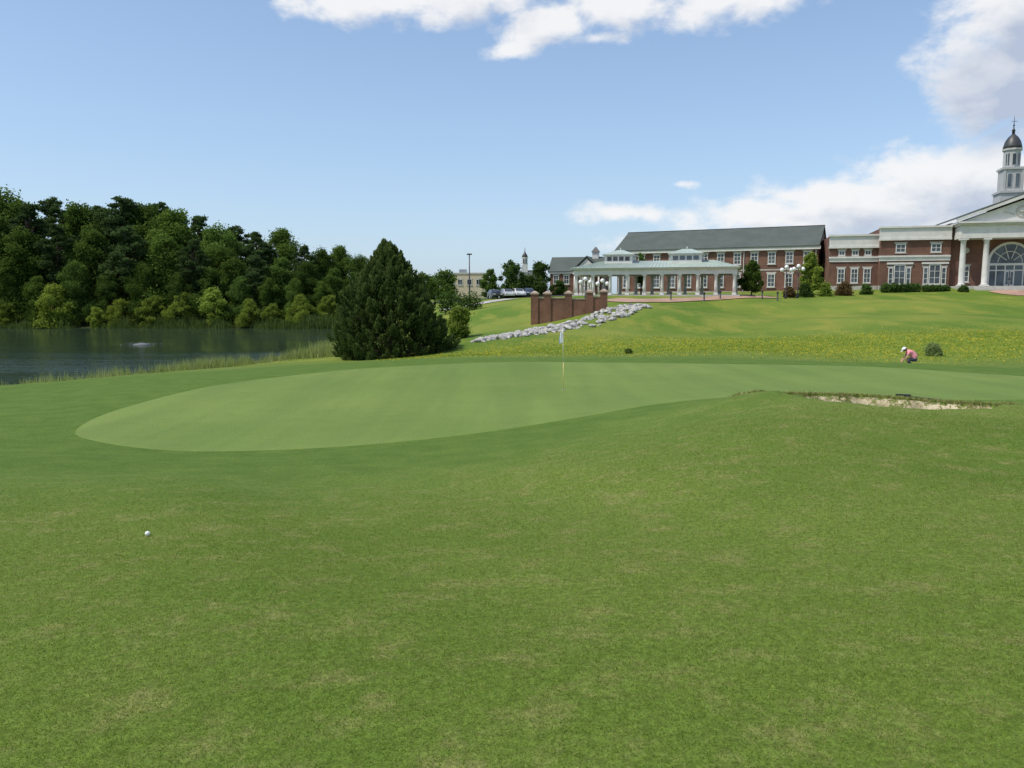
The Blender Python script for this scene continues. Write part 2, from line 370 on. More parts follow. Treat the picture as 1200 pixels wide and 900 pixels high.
# putting green sheet
c0 = np.array((3.0, 27.0)); seg = len(GREEN)
fr_ = np.concatenate([[.001], np.linspace(.03, .94, 44), np.linspace(.95, 1.012, 10)]); vv = []; rim = []; off = []
for f in fr_:
    vv.append(c0 + (GREEN - c0) * f); rim.append(np.full(seg, sstep(.975, 1.012, f))); off.append(np.full(seg, .016 - .034 * sstep(.965, 1.012, f)))
vv = np.concatenate(vv); zz = ground(vv[:, 0], vv[:, 1]) + np.concatenate(off)
ff = []; k = np.arange(seg); k2 = (k + 1) % seg
for i in range(len(fr_) - 1): ff.append(np.stack([i * seg + k, (i + 1) * seg + k, (i + 1) * seg + k2, i * seg + k2], 1))
tag(npmesh('putting_green', np.column_stack([vv, zz]), np.concatenate(ff), M['putting'], None, {'rim': np.concatenate(rim)}, True), kind='structure')

# bunker sand sheet
ms, t, b = newmat('bunker_sand'); P = t.new('ShaderNodeNewGeometry').outputs['Position']
sc_ = t.mix(t.rng(t.noise(P, 3, 6, .7), .35, .65), (.60, .52, .36), (.38, .32, .19))
t.put(b.inputs['Base Color'], t.mix(t.rng(t.noise(P, 5.5, 6, .75), .47, .56), sc_, (.15, .17, .045))); b.inputs['Roughness'].default_value = .95
t.put(b.inputs['Normal'], t.bump(t.noise(P, 18, 4), .6, .04))
th = np.linspace(0, 2 * np.pi, 160, endpoint=False); vv = []; off = []
for rr in np.linspace(.02, 1.0, 44):
    k_ = bk(th) * rr
    vv.append(np.stack([BX + BA * k_ * np.cos(th), BY + BB * k_ * np.sin(th)], 1)); off.append(np.full(160, .03 - .07 * sstep(.9, 1.0, rr)))
vv = np.concatenate(vv); zz = ground(vv[:, 0], vv[:, 1]) + np.concatenate(off)
k = np.arange(160); k2 = (k + 1) % 160
ff = np.concatenate([np.stack([i * 160 + k, (i + 1) * 160 + k, (i + 1) * 160 + k2, i * 160 + k2], 1) for i in range(43)])
tag(npmesh('bunker_sand', np.column_stack([vv, zz]), ff, ms, None, None, True), kind='structure')

# lake
mw, t, b = newmat('lake_water'); P = t.new('ShaderNodeNewGeometry').outputs['Position']
t.put(b.inputs['Base Color'], (.030, .050, .030)); b.inputs['Roughness'].default_value = .10; b.inputs['IOR'].default_value = 1.33
h = t.math('ADD', t.noise(t.mapv(P, (.5, 1.3, 1)), .9, 4, .6), t.math('MULTIPLY', t.noise(t.mapv(P, (.7, 1.6, 1)), 3.5, 3), .35))
sy = t.new('ShaderNodeSeparateXYZ'); t.put(sy.inputs[0], P)
wind = t.math('ADD', t.noise(t.mapv(P, (.2, 1, 1)), .07, 4, .6), t.rng(sy.outputs[1], 110, 55, -.08, .10))
calm = t.rng(wind, .36, .68, .03, .34)
bn = t.new('ShaderNodeBump'); t.put(bn.inputs['Strength'], calm); bn.inputs['Distance'].default_value = .22; t.put(bn.inputs['Height'], h)
t.put(b.inputs['Normal'], bn.outputs[0])
cl = LAKE.mean(0); LP = cl + (LAKE - cl) * 1.06
mb = MB(); mb.add([(p[0], p[1], WZ) for p in LP], [tuple(range(len(LP)))])
tag(mb.build('lake', mw), kind='structure')

# ------------------------------------------------------------------ blades (stuff)
def blades(name, x, y, h, w, tint, mat, lean=.5, zoff=0.0, yaw=None):
    n = len(x); z = ground(x, y) + zoff; a = rng.random(n) * 6.283 if yaw is None else yaw
    la = rng.random(n) * 6.283; l = lean * h * (rng.random(n) * .9 + .1)
    v = np.empty((n, 3, 3))
    v[:, 0] = np.stack([x - np.cos(a) * w / 2, y - np.sin(a) * w / 2, z], 1)
    v[:, 1] = np.stack([x + np.cos(a) * w / 2, y + np.sin(a) * w / 2, z], 1)
    v[:, 2] = np.stack([x + np.cos(la) * l, y + np.sin(la) * l, z + h], 1)
    return npmesh(name, v.reshape(-1, 3), np.arange(3 * n).reshape(-1, 3), mat, None, {'tint': np.repeat(tint, 3)})
def hash2(ix, iy):
    s_ = np.sin(ix * 127.1 + iy * 311.7) * 43758.5453; return s_ - np.floor(s_)
def vnoise(x, y, s):
    x = x * s; y = y * s; ix = np.floor(x); iy = np.floor(y); u = x - ix; v = y - iy; u = u * u * (3 - 2 * u); v = v * v * (3 - 2 * v)
    return (hash2(ix, iy) * (1 - u) + hash2(ix + 1, iy) * u) * (1 - v) + (hash2(ix, iy + 1) * (1 - u) + hash2(ix + 1, iy + 1) * u) * v
def fbm(x, y, s): return .42 * vnoise(x, y, s) + .28 * vnoise(x + 31.3, y + 7.1, s * 2.2) + .18 * vnoise(x - 17.7, y + 3.3, s * 4.7) + .12 * vnoise(x + 5.5, y - 9.1, s * 10)
yy = np.linspace(1.2, 17, 800); dens = 10500 * np.minimum(1, (3.2 / yy) ** 1.65) * (1 - sstep(11, 17, yy)); lin = dens * (1.5 * yy + 2)
cdf = np.cumsum(lin) * (yy[1] - yy[0]); n = int(cdf[-1]); Y_ = np.interp(rng.random(n) * cdf[-1], cdf, yy)
X_ = (rng.random(n) - .5) * (1.5 * Y_ + 2)
H_ = (.007 + .0006 * Y_) * (.5 + rng.random(n)); W_ = (.0020 + .00055 * Y_) * (.6 + .8 * rng.random(n))
keep = (sdpoly(FR, X_, Y_) + wob(X_, Y_) > rng.uniform(-1.0, 4.0, n)) & (bunker_r(X_, Y_) > 1.0)
X_, Y_, H_, W_ = X_[keep], Y_[keep], H_[keep], W_[keep]
dry = sstep(.44, .70, fbm(X_, Y_, 1.2)); fleck = sstep(.60, .68, fbm(X_ + 11, Y_ - 4, 6.5)); fr2 = fbm(X_ + 50, Y_ + 20, 2.2); fr3 = fbm(X_ - 20, Y_ + 8, .55)
tn = np.clip(.34 * rng.random(len(X_)) + .36 * fr2 + .16 * fr3 - .12 + .06 * dry + np.where(rng.random(len(X_)) < .07 + .12 * dry + .45 * fleck, .42, 0), 0, 1)
tag(blades('mown_grass', X_, Y_, H_, W_, tn, M['turf'], 1.7), 'short mown fairway grass across the foreground slope', 'grass', kind='stuff')
# meadow band
n = 120000; x = rng.uniform(-8, 66, n); y = rng.uniform(41, 66, n); k = sdpoly(MEAD, x, y) < rng.normal(-1.0, 3.0, n); x, y = x[k], y[k]; n = len(x)
tn = np.clip(rng.random(n) * .5 + .25 * fbm(x, y, .4), 0, 1); flw = rng.random(n) < .06 + .40 * sstep(.42, .66, fbm(x + 40, y, .35)); tn = np.where(flw, .98, tn)
tag(blades('rough_grass', x, y, .02 + .07 * rng.random(n), .03 + .04 * rng.random(n), tn, M['meadow'], 1.4),
    'short grass scattered with yellow flowers between green and hillside', 'grass', kind='stuff')
# shore reeds
def along(P, n, j):
    P = np.array(P, float); d = np.linalg.norm(np.diff(P, axis=0), axis=1); s = rng.random(n) * d.sum(); c = np.concatenate([[0], np.cumsum(d)])
    i = np.clip(np.searchsorted(c, s) - 1, 0, len(d) - 1); t_ = ((s - c[i]) / d[i])[:, None]
    return P[i] * (1 - t_) + P[i + 1] * t_ + rng.normal(0, j, (n, 2))
p = along([(-36, 31), (-26, 40.3), (-21, 52.2), (-15, 67.5)], 18000, .65)
nb_ = fbm(p[:, 0], p[:, 1], .7); k = nb_ > .36; p = p[k]; nb_ = nb_[k]; n = len(p)
tag(blades('shore_reeds', p[:, 0], p[:, 1], (.15 + .85 * rng.random(n) * sstep(.36, .60, nb_)), .03 + .025 * rng.random(n), .15 + .85 * rng.random(n), M['reed'], .4), 'bright pale reeds and grass along the near lake edge', 'reeds', kind='stuff')
p = along([(-15.5, 63), (-14.6, 67), (-12, 74)], 3200, .9); n = len(p)
tag(blades('tall_reeds', p[:, 0], p[:, 1], .6 + .9 * rng.random(n), .05 + .03 * rng.random(n), .3 + .7 * rng.random(n), M['reed'], .4), 'tall pale reed clump at the water beside the dark cedar', 'reeds', kind='stuff')
p = along([(-95, 124.6), (-60, 126.4), (-45, 125.5), (-28, 123.4)], 16000, .8); nb_ = fbm(p[:, 0], p[:, 1], .16); k = nb_ > .36; p = p[k]; nb_ = nb_[k]; n = len(p)
tag(blades('far_reeds', p[:, 0], p[:, 1], .5 + 2.2 * rng.random(n) * sstep(.34, .60, nb_), .10 + .08 * rng.random(n), .0 + .9 * rng.random(n), M['farreed'], .3), 'reeds in uneven clumps along the far lake shore', 'reeds', kind='stuff')
# lip grass around the far side of the bunker
n = 5200; th = rng.uniform(-.1, 3.2, n); rr = 1.0 + rng.normal(0, .03, n) + .005; k_ = bk(th) * rr
tag(blades('lip_grass', BX + BA * k_ * np.cos(th), BY + BB * k_ * np.sin(th), .015 + .05 * rng.random(n), .012 + .01 * rng.random(n), np.clip(rng.random(n) * .9 + .05, 0, 1), M['lipgrass'], 1.6), 'ragged dry grass overhanging the bunker lip', 'grass', kind='stuff')
n = 8500; th = rng.uniform(.02, 3.14, n); rr = rng.uniform(.74, 1.0, n); k_ = bk(th) * rr; x = BX + BA * k_ * np.cos(th); y = BY + BB * k_ * np.sin(th)
k = fbm(x, y, 2.0) > .45; x, y = x[k], y[k]; n = len(x)
tag(blades('bunker_weeds', x, y, .03 + .08 * rng.random(n), .015 + .012 * rng.random(n), .05 + rng.random(n) * .9, M['lipgrass'], 1.0), 'straw and green tufts growing down the sandy bunker face', 'grass', kind='stuff')

# ------------------------------------------------------------------ trees
def mk_tree(name, h, w, seed, mat, N, size, low=.25, ncl=26, kind='oak', fill=0.):
    global rng
    rng = np.random.default_rng(seed); rd = random.Random(seed)
    root = empty(name); cl = []; tb = MB()
    top = h * .88
    tb.tube([(0, 0, -.4), (w * .01, 0, h * .25), (-w * .015, w * .01, h * .55), (0, 0, top)], [h * .022, h * .017, h * .011, h * .003], 8)
    for i in range(ncl):
        tt = (i + .5) / ncl; zz = h * (low + (1 - low) * tt) * .96
        if kind == 'pine':
            prof = .55 + .45 * math.sin(math.pi * min(1, tt * 1.15)) if tt < .72 else 1.0 - (tt - .72) * 2.8
            rr = w / 2 * prof * rd.uniform(.1, 1.0); fl = .55; s_ = w * rd.uniform(.09, .19) * (1 - .4 * tt)
        else:
            prof = math.sin(math.pi * (.18 + .78 * tt)) ** .7
            rr = w / 2 * prof * rd.uniform(.1, .92); fl = .85; s_ = w * rd.uniform(.09, .21) * (1 - .4 * tt)
        a = i * 2.4 + rd.uniform(-.5, .5)
        c = (rr * math.cos(a), rr * math.sin(a), zz - s_ * .4)
        cl.append((c, (s_, s_, s_ * fl * rd.uniform(.8, 1.3))))
        if i % 2 == 0: tb.tube([(0, 0, zz * .8), (c[0] * .5, c[1] * .5, zz * .9), c], [h * .008, h * .005, h * .002], 5)
    tb.build('trunk', M['bark'], root, True)
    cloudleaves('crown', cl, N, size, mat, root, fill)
    return root
def mk_shrub(name, h, w, seed, mat, N, size, ncl=16):
    global rng
    rng = np.random.default_rng(seed); rd = random.Random(seed)
    root = empty(name); cl = []; tb = MB()
    for i in range(ncl):
        tt = (i + .5) / ncl; a = i * 2.4; rr = w / 2 * rd.uniform(.2, .8) * math.cos(tt * 1.2)
        s_ = w * rd.uniform(.15, .24); c = (rr * math.cos(a), rr * math.sin(a), max(s_ * .5, h * tt * .9))
        cl.append((c, (s_, s_, s_ * .8)))
        if i % 3 == 0: tb.tube([(0, 0, -.2), (c[0] * .4, c[1] * .4, c[2] * .6), c], [h * .015, h * .01, h * .003], 5)
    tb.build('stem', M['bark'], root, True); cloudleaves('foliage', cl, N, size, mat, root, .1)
    return root
# forest
fp = {'pine0': mk_tree('pine_tree', 20, 9, 11, M['pine'], 34000, .26, .25, 64, 'pine', .08),
      'pine1': mk_tree('pine_tree', 20, 7.5, 12, M['pine'], 30000, .26, .32, 54, 'pine', .08),
      'oak0': mk_tree('broadleaf_tree', 16, 11.5, 13, M['oak'], 40000, .26, .05, 70, 'oak', .10),
      'oak1': mk_tree('broadleaf_tree', 16, 10, 14, M['oak'], 36000, .26, .04, 62, 'oak', .10),
      'sh0': mk_tree('waterside_tree', 7, 7, 15, M['bright'], 16000, .20, .03, 36, 'oak', .1),
      'sh1': mk_tree('waterside_tree', 7, 6, 16, M['bright'], 14000, .20, .03, 30, 'oak', .1)}
used = set()
def put(key, loc, rz, sc, label, group):
    o = fp[key]
    if key in used: return dup(o, loc, rz, sc, label, group, 'tree')
    used.add(key); o.location = loc; o.rotation_euler = (0, 0, rz); o.scale = sc
    return tag(o, label, 'tree', group)
back = [(-30, 224, 140, 'pine0'), (5, 224, 146, 'oak0'), (32, 233, 138, 'pine1'), (60, 226, 147, 'pine0'), (90, 235, 140, 'oak1'), (116, 237, 148, 'pine1'), (142, 225, 141, 'pine0'), (166, 236, 143, 'oak1'), (186, 232, 147, 'pine0'), (206, 243, 140, 'oak1'),
        (232, 248, 146, 'pine1'), (255, 264, 139, 'oak0'), (276, 260, 146, 'pine0'), (300, 268, 140, 'pine1'), (330, 266, 145, 'oak1'), (356, 284, 140, 'pine1'), (376, 291, 143, 'oak0'), (398, 286, 146, 'oak1'), (422, 299, 141, 'oak0'), (446, 310, 146, 'oak1')]
hts = {'pine0': 20, 'pine1': 20, 'oak0': 16, 'oak1': 16, 'sh0': 7, 'sh1': 7}
rd = random.Random(3)
def plant(lst, fmt, group):
    for i, (px, py, Y, key) in enumerate(lst):
        x, y, z = at(px, py, Y); g = max(gz(x, y), WZ); s_ = (z - g) / (hts[key] * .99)
        wd = s_ * rd.uniform(.95, 1.2)
        put(key, (x, y, g - .1), rd.uniform(0, 6.28), (wd, wd, s_), fmt(i, key), group)
plant(back, lambda i, k: f"tall {'dark pine' if 'pine' in k else 'green broadleaf tree'} on the wood's skyline, {ORD[i]} skyline crown from the left", 'skyline trees of the lakeside wood')
mid = [(-15, 260, 133, 'pine0'), (25, 268, 134, 'oak0'), (66, 258, 133, 'pine1'), (108, 268, 134, 'oak1'), (148, 260, 133, 'pine0'), (190, 275, 134, 'oak0'), (226, 276, 132, 'pine1'), (262, 288, 134, 'oak1'), (298, 295, 132, 'pine0'), (330, 300, 133, 'oak1'), (360, 306, 132, 'oak0'), (392, 313, 133, 'oak1'), (425, 322, 132, 'oak0')]
plant(mid, lambda i, k: f"shaded {'pine' if 'pine' in k else 'broadleaf tree'} in the wood's middle row below the skyline, {ORD[i]} from the left", 'middle row of the lakeside wood')
low_ = [(3, 310, 130.5, 'oak0'), (44, 322, 130, 'oak1'), (88, 306, 130.5, 'oak0'), (130, 320, 130, 'oak1'), (168, 310, 130.5, 'oak0'), (208, 320, 130, 'oak1'), (246, 312, 130.5, 'oak1'), (282, 324, 130, 'oak0'), (314, 324, 130.5, 'oak1'), (346, 326, 130, 'oak0'), (376, 328, 130, 'oak1')]
plant(low_, lambda i, k: f"lower broadleaf tree filling the wood's edge above the waterside trees, {ORD[i]} from the left", 'lower edge trees of the lakeside wood')
front = [(8, 354, 127.5, 'sh1'), (62, 333, 128, 'sh0'), (112, 358, 127.3, 'sh1'), (142, 350, 128, 'sh0'), (180, 346, 127.8, 'sh1'), (214, 342, 128.3, 'sh0'), (250, 335, 128, 'sh1'), (292, 350, 127.3, 'sh0'), (320, 354, 126.5, 'sh1'), (352, 345, 127, 'sh0'), (386, 344, 127, 'sh1')]
plant(front, lambda i, k: f"low bright green tree at the far waterline, {ORD[i]} waterside tree from the left", 'waterside trees on the far shore')

# cedar
rng = np.random.default_rng(21)
cx, cy, cz = at(459, 420, 57); cz = gz(cx, cy) - .05
cedar = empty('cedar_tree', (cx, cy, cz), 0, 'large dark evergreen cedar standing alone at the lake edge left of the hillside', 'tree')
H = (at(459, 281, 57)[2] - cz)
tb = MB(); tb.tube([(0, 0, -.3), (.1, 0, 2.5), (-.1, .05, 5), (-.2, 0, H * .95)], [.28, .22, .13, .03], 8)
NP = 1200; tt = rng.random(NP) ** 1.1; a = rng.random(NP) * 6.283
prof = np.interp(tt, [0, .06, .18, .35, .55, .72, .86, .95, 1], [.90, .98, 1.0, .92, .71, .48, .26, .12, .02]) * 4.05 * (1 + .11 * np.sin(a * 3 + tt * 9) + .08 * np.sin(a * 7 + tt * 17) + .10 * (rng.random(NP) - .5))
rr = prof * (.55 + .45 * rng.random(NP) ** .45)
base = np.stack([rr * np.cos(a) - .25 * tt, rr * np.sin(a), tt * H * .945], 1)
dirp = norm(np.stack([np.cos(a) * (.8 - .5 * tt), np.sin(a) * (.8 - .5 * tt), .62 + .6 * tt + .3 * rng.random(NP)], 1) + unit(NP) * .25)
ln = (.5 + .75 * rng.random(NP) ** 1.8) * (1 - .2 * tt)
ct = rng.random(NP); per = 95; ip = np.repeat(np.arange(NP), per); s_ = rng.random(len(ip))
spread = (.35 * (1 - s_ * .8))[:, None]
pos = base[ip] + dirp[ip] * ((s_ - .40) * ln[ip])[:, None] + unit(len(ip)) * spread
pos[:, 2] = np.maximum(pos[:, 2], .05 + .15 * rng.random(len(ip)))
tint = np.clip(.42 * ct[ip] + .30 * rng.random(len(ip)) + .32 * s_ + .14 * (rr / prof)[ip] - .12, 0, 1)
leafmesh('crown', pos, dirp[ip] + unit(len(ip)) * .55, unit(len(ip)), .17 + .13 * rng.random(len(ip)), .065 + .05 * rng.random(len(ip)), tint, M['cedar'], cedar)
for i in range(0, NP, 16):
    p0 = base[i]; tb.tube([(0, 0, max(.3, p0[2] - .8)), tuple(p0 * .6 + np.array((0, 0, p0[2] * .25))), tuple(p0)], [.05, .035, .01], 5)
tb.build('trunk', M['bark'], cedar, True)

def single(px, pyt, Y, name, key_or_h, mat, label, cat, seed, wpx=None, N=5000, size=.25, low=.2, shrub=False, sink=.05, group=None, ncl=18):
    x, y, z = at(px, pyt, Y); g = gz(x, y); h = z - g; w = (wpx / F * Y) if wpx else h * .7
    o = mk_shrub(name, h, w, seed, mat, N, size, ncl) if shrub else mk_tree(name, h, w, seed, mat, N, size, low, ncl, 'oak', .1)
    o.location = (x, y, g - sink); tag(o, label, cat, group); return o
single(538, 360, 66, 'bank_shrub', 0, M['bright'], 'green bush just right of the dark cedar on the bank', 'bush', 31, 32, 9000, .15, shrub=True)
single(521, 316, 190, 'broadleaf_tree', 0, M['oak'], 'distant pale green tree right of the cedar top', 'tree', 32, 42, 7000, .36, .1, ncl=26)
single(500, 320, 185, 'broadleaf_tree', 0, M['oak'], 'distant tree half hidden behind the cedar right side', 'tree', 33, 40, 6000, .36, .1, ncl=26)
single(575, 314, 165, 'broadleaf_tree', 0, M['oak'], 'small round tree directly right of the beige building', 'tree', 34, 26, 5000, .28, .12, ncl=24)
single(600, 304, 138, 'broadleaf_tree', 0, M['hedge'], 'dark round tree above the parked cars', 'tree', 35, 36, 10000, .24, .1, ncl=34)
single(633, 305, 140, 'broadleaf_tree', 0, M['hedge'], 'dark round tree left of the small brick house', 'tree', 36, 32, 10000, .24, .1, ncl=34)
single(618, 322, 150, 'broadleaf_tree', 0, M['hedge'], 'low dark tree between the two dark round trees', 'tree', 37, 34, 5000, .28, .05, ncl=24)
single(655, 328, 146, 'broadleaf_tree', 0, M['hedge'], 'low dark tree in front of the small brick house', 'tree', 42, 22, 3000, .28, .05)
single(752, 294, 108, 'broadleaf_tree', 0, M['oak'], 'narrow tree behind the pavilion between its two roof monitors', 'tree', 39, 14, 2500, .25, .3)
single(882, 303, 100, 'broadleaf_tree', 0, M['oak'], 'young green tree on the lawn right of the pavilion', 'tree', 40, 28, 10000, .16, .26, ncl=34)
single(951, 294, 103, 'broadleaf_tree', 0, M['bright'], 'bright green tree at the junction of brick wing and hall', 'tree', 41, 28, 10000, .16, .2, ncl=34)
k = 0
for px, pyt, Y, w, mt, lb in ((968, 331, 100, 18, 'bright', 'light green round shrub below the bright tree'), (990, 331, 101, 24, 'redleaf', 'russet mounded shrub left of the hall windows'), (944, 332, 99, 20, 'hedge', 'dark green shrub beside the twin globe lamps'),
                              (926, 336, 98, 14, 'redleaf', 'small russet shrub left of the dark green shrub'), (1015, 333, 103, 16, 'hedge', 'small round green shrub right of the russet mound'), (1130, 335, 104, 12, 'hedge', 'small green shrub at the foot of the outer portico column')):
    single(px, pyt, Y, 'garden_shrub', 0, M[mt], lb, 'shrub', 60 + k, w, 2500, .16, shrub=True); k += 1
single(1094, 402, 47, 'grass_tussock', 0, M['tussock'], 'round pale green tussock on the hillside right of the golfer', 'plant', 70, 18, 9000, .075, shrub=True, ncl=36)
single(737, 408, 47.5, 'grass_tussock', 0, M['darktuft'], 'small dark tussock behind the green right of the flag', 'plant', 71, 10, 1500, .08, shrub=True)
def hedge(px0, px1, py, Y, dep, label, N=4000, mt='hedge'):
    global rng
    rng = np.random.default_rng(int(px0)); x0 = at(px0, py, Y)[0]; x1 = at(px1, py, Y)[0]; xm = (x0 + x1) / 2; g = gz(xm, Y); h = at(px0, py, Y)[2] - g
    o = empty('clipped_hedge', (xm, Y, g - .05), 0, label, 'hedge'); n = max(3, int((x1 - x0) / (h * .8)))
    cl = [((x0 - xm + (i + .5) * (x1 - x0) / n, rng.uniform(-.1, .1), h * .5), ((x1 - x0) / n * .65, dep / 2, h * .52)) for i in range(n)]
    for i in range(n): MB().tube([(cl[i][0][0], 0, -.2), (cl[i][0][0] + .1, 0, h * .5)], [.05, .03], 5).build('stem', M['bark'], o)
    cloudleaves('foliage', cl, N, .18, M[mt], o)
hedge(514, 562, 343, 112, 1.8, 'long dark clipped hedge below the beige building')
hedge(1034, 1078, 332, 106, 1.2, 'dark clipped hedge under the left hall window')
hedge(1082, 1112, 334, 105.5, 1.0, 'dark clipped hedge under the right hall window', 2500)

# ------------------------------------------------------------------ buildings
def window(parent, cx, z0, z1, w, yf, cols=2, rows=2, fw=.12, sill=True):
    m = MB(); d0 = yf - .10; x0, x1 = cx - w / 2, cx + w / 2
    m.box(x0, x0 + fw, d0, yf + .02, z0, z1); m.box(x1 - fw, x1, d0, yf + .02, z0, z1)
    m.box(x0 + fw, x1 - fw, d0, yf + .02, z1 - fw, z1); m.box(x0 + fw, x1 - fw, d0, yf + .02, z0, z0 + fw)
    for i in range(1, cols):
        xc = x0 + w * i / cols; m.box(xc - .03, xc + .03, d0 + .02, yf + .015, z0 + fw, z1 - fw)
    for j in range(1, rows):
        zc = z0 + (z1 - z0) * j / rows; m.box(x0 + fw, x1 - fw, d0 + .025, yf + .012, zc - .03, zc + .03)
    o = m.build('window', M['white'], parent)
    MB().box(x0 + fw * .5, x1 - fw * .5, yf - .04, yf + .005, z0 + fw * .5, z1 - fw * .5).build('pane', M['glass'], o)
    if sill: MB().box(x0 - .1, x1 + .1, yf - .16, yf + .03, z0 - .14, z0 - .003).build('sill', M['stone_white'], o)
    MB().prism([(x0 - .12, z1 + .003), (x1 + .12, z1 + .003), (x1 + .2, z1 + .26), (x0 - .2, z1 + .26)], yf - .06, yf + .03).build('lintel', M['stone_white'], o)
    return o
def gable_roof_x(name, x0, x1, y0, y1, z, rise, mat, parent, over=.4, th=.18):
    ym = (y0 + y1) / 2; k = rise / (ym - y0); a = (y0 - over, z - over * k); b2 = (y1 + over, z - over * k)
    return MB().prismx([a, (ym, z + rise), b2, (b2[0], b2[1] + th), (ym, z + rise + th), (a[0], a[1] + th)], x0, x1).build(name, mat, parent)
# brick wing
W0 = (17.8, 134.0); WL, WD, WH = 31.7, 14.0, 7.2; zb = 2.45; RI = 3.25
wing = empty('brick_wing', (W0[0], W0[1], zb), math.atan2(-14, 28.5), 'long two storey brick wing with slate gable roof behind the white pavilion', 'building')
MB().box(0, WL, 0, WD, -1.5, WH).build('wall', M['brick'], wing)
MB().prismx([(0.003, WH), (WD - .003, WH), (WD / 2, WH + RI - .05)], WL - .3, WL - .002).build('gable_wall', M['brick'], wing)
MB().prismx([(0.003, WH), (WD - .003, WH), (WD / 2, WH + RI - .05)], .002, .3).build('gable_wall', M['brick'], wing)
rf = gable_roof_x('roof', -.4, WL + .2, 0, WD, WH + .12, RI, M['slate'], wing, .55)
MB().box(-.45, WL + .25, WD / 2 - .14, WD / 2 + .14, WH + RI + .2, WH + RI + .36).build('ridge_cap', M['dome'], rf)
MB().box(-.35, WL + .35, -.45, -.003, WH - .55, WH - .08).build('cornice', M['white'], wing)
MB().box(-.02, WL + .02, -.06, -.003, 3.55, 3.75).build('belt_course', M['stone_white'], wing)
MB().box(-.05, WL + .05, -.12, -.003, -1.4, .35).build('plinth', M['stone_white'], wing)
for i in range(12):
    xc = 1.6 + i * 2.6
    window(wing, xc, 4.55, 6.35, 1.15, 0, 2, 3); window(wing, xc, 1.0, 3.05, 1.15, 0, 2, 3)
for xx in (.25, 10.4, 20.8, WL - .3): MB().tube([(xx, -.1, 0), (xx, -.1, WH - .6)], .06, 6).build('downpipe', M['white'], wing)

# hall with portico and cupola
hall = empty('portico_hall', (67.6, 106.0, 3.1), R(-15), 'brick hall with white columned portico and domed cupola at the right edge', 'building')
PW = 7.2; AX = 12.2   # entablature half width, pediment apex
MB().box(-16.55, -PW - .4, 2.5, 16, -1.5, 8.5).build('wall', M['brick'], hall)
MB().box(-23.15, -16.553, 4, 15, -1.5, 7.6).build('wall', M['brick'], hall)
MB().box(-PW - .397, PW + .397, 3.2, 18, -1.5, 9.0).build('wall', M['brick'], hall)
MB().box(PW + .4, 16.55, 2.5, 16, -1.5, 8.5).build('wall', M['brick'], hall)
for x0, x1, yf, top in ((-16.55, -PW - .4, 2.5, 8.65), (-23.15, -16.55, 4.0, 7.75), (PW + .4, 16.55, 2.5, 8.65)):
    m = MB(); l0 = x0 - (.25 if x0 != -23.15 else .05)
    m.box(l0, x1 + (.0 if x0 < 0 else .25), yf - .25, yf - .003, top - 1.65, top - .25); m.box(l0 - .12, x1, yf - .45, yf + .3, top - .247, top)
    m.box(l0 - .08, x1, yf - .38, yf - .004, top - 1.95, top - 1.653)
    m.build('parapet', M['white'], hall)
    m = MB(); m.box(l0 + .1, x1, yf - .12, yf - .003, 3.85, 4.35); m.box(l0, x1, yf - .26, yf - .003, 4.353, 4.6); m.build('belt_course', M['white'], hall)
    MB().box(l0 + .1, x1, yf - .08, yf - .003, -1.4, .4).build('plinth', M['stone_white'], hall)
for cx_ in (-13.95, -9.45, 9.45, 13.95):
    window(hall, cx_, .55, 3.3, 1.5, 2.5, 2, 3); window(hall, cx_ - 1.15, .55, 2.9, .62, 2.5, 1, 3, .1); window(hall, cx_ + 1.15, .55, 2.9, .62, 2.5, 1, 3, .1)
    window(hall, cx_, 5.0, 6.2, 1.3, 2.5, 2, 2)
    m = MB(); m.box(cx_ - 1.7, cx_ + 1.7, 2.5 - .18, 2.497, 3.36, 3.62); m.build('window_hood', M['white'], hall)
for cx_ in (-21.45, -19.65, -17.95):
    window(hall, cx_, 4.75, 5.5, .9, 4, 2, 1); window(hall, cx_, .8, 2.9, 1.0, 4, 2, 3)
# portico
MB().box(-PW - .3, PW + .3, -1.2, 3.19, -1.2, .25).build('porch_floor', M['stone_white'], hall)
for i in range(3): MB().box(-5.5, 5.5, -1.2 - .4 * (i + 1), -1.203 - .4 * i, -1.2, .25 - .16 * (i + 1)).build('step', M['stone_white'], hall)
for cx_ in (-PW + .5, -3.9, 3.9, PW - .5):
    m = MB(); m.lathe([(.46, .40), (.46, .52), (.40, .56), (.38, .62), (.38, 2.4), (.35, 4.5), (.32, 6.15), (.36, 6.2), (.36, 6.28), (.44, 6.42)], 20, (cx_, 0, 0))
    o = m.build('column', M['white'], hall, True)
    MB().box(cx_ - .5, cx_ + .5, -.5, .5, .253, .40).build('base', M['white'], o)
    MB().box(cx_ - .5, cx_ + .5, -.5, .5, 6.42, 6.62).build('capital', M['white'], o)
m = MB(); m.box(-PW, PW, -.5, 3.19, 6.65, 7.25); m.box(-PW + .05, PW - .05, -.42, 3.19, 7.253, 8.35); m.box(-PW - .2, PW + .2, -.7, 3.19, 8.353, 8.6); m.box(-PW - .45, PW + .45, -1.0, 3.19, 8.603, 8.85)
for i in range(37): m.box(-PW - .05 + i * .395, -PW + .15 + i * .395, -.85, -.703, 8.45, 8.6)
m.build('entablature', M['white'], hall)
m = MB(); m.prism([(-PW, 8.86), (PW, 8.86), (0, AX - .7)], -.35, 17.9); m.build('tympanum', M['white'], hall)
m = MB(); m.prism([(-PW - .6, 8.86), (0, AX - .42), (PW + .6, 8.86), (PW + .6, 9.2), (0, AX), (-PW - .6, 9.2)], -1.0, -.353); m.build('raking_cornice', M['white'], hall)
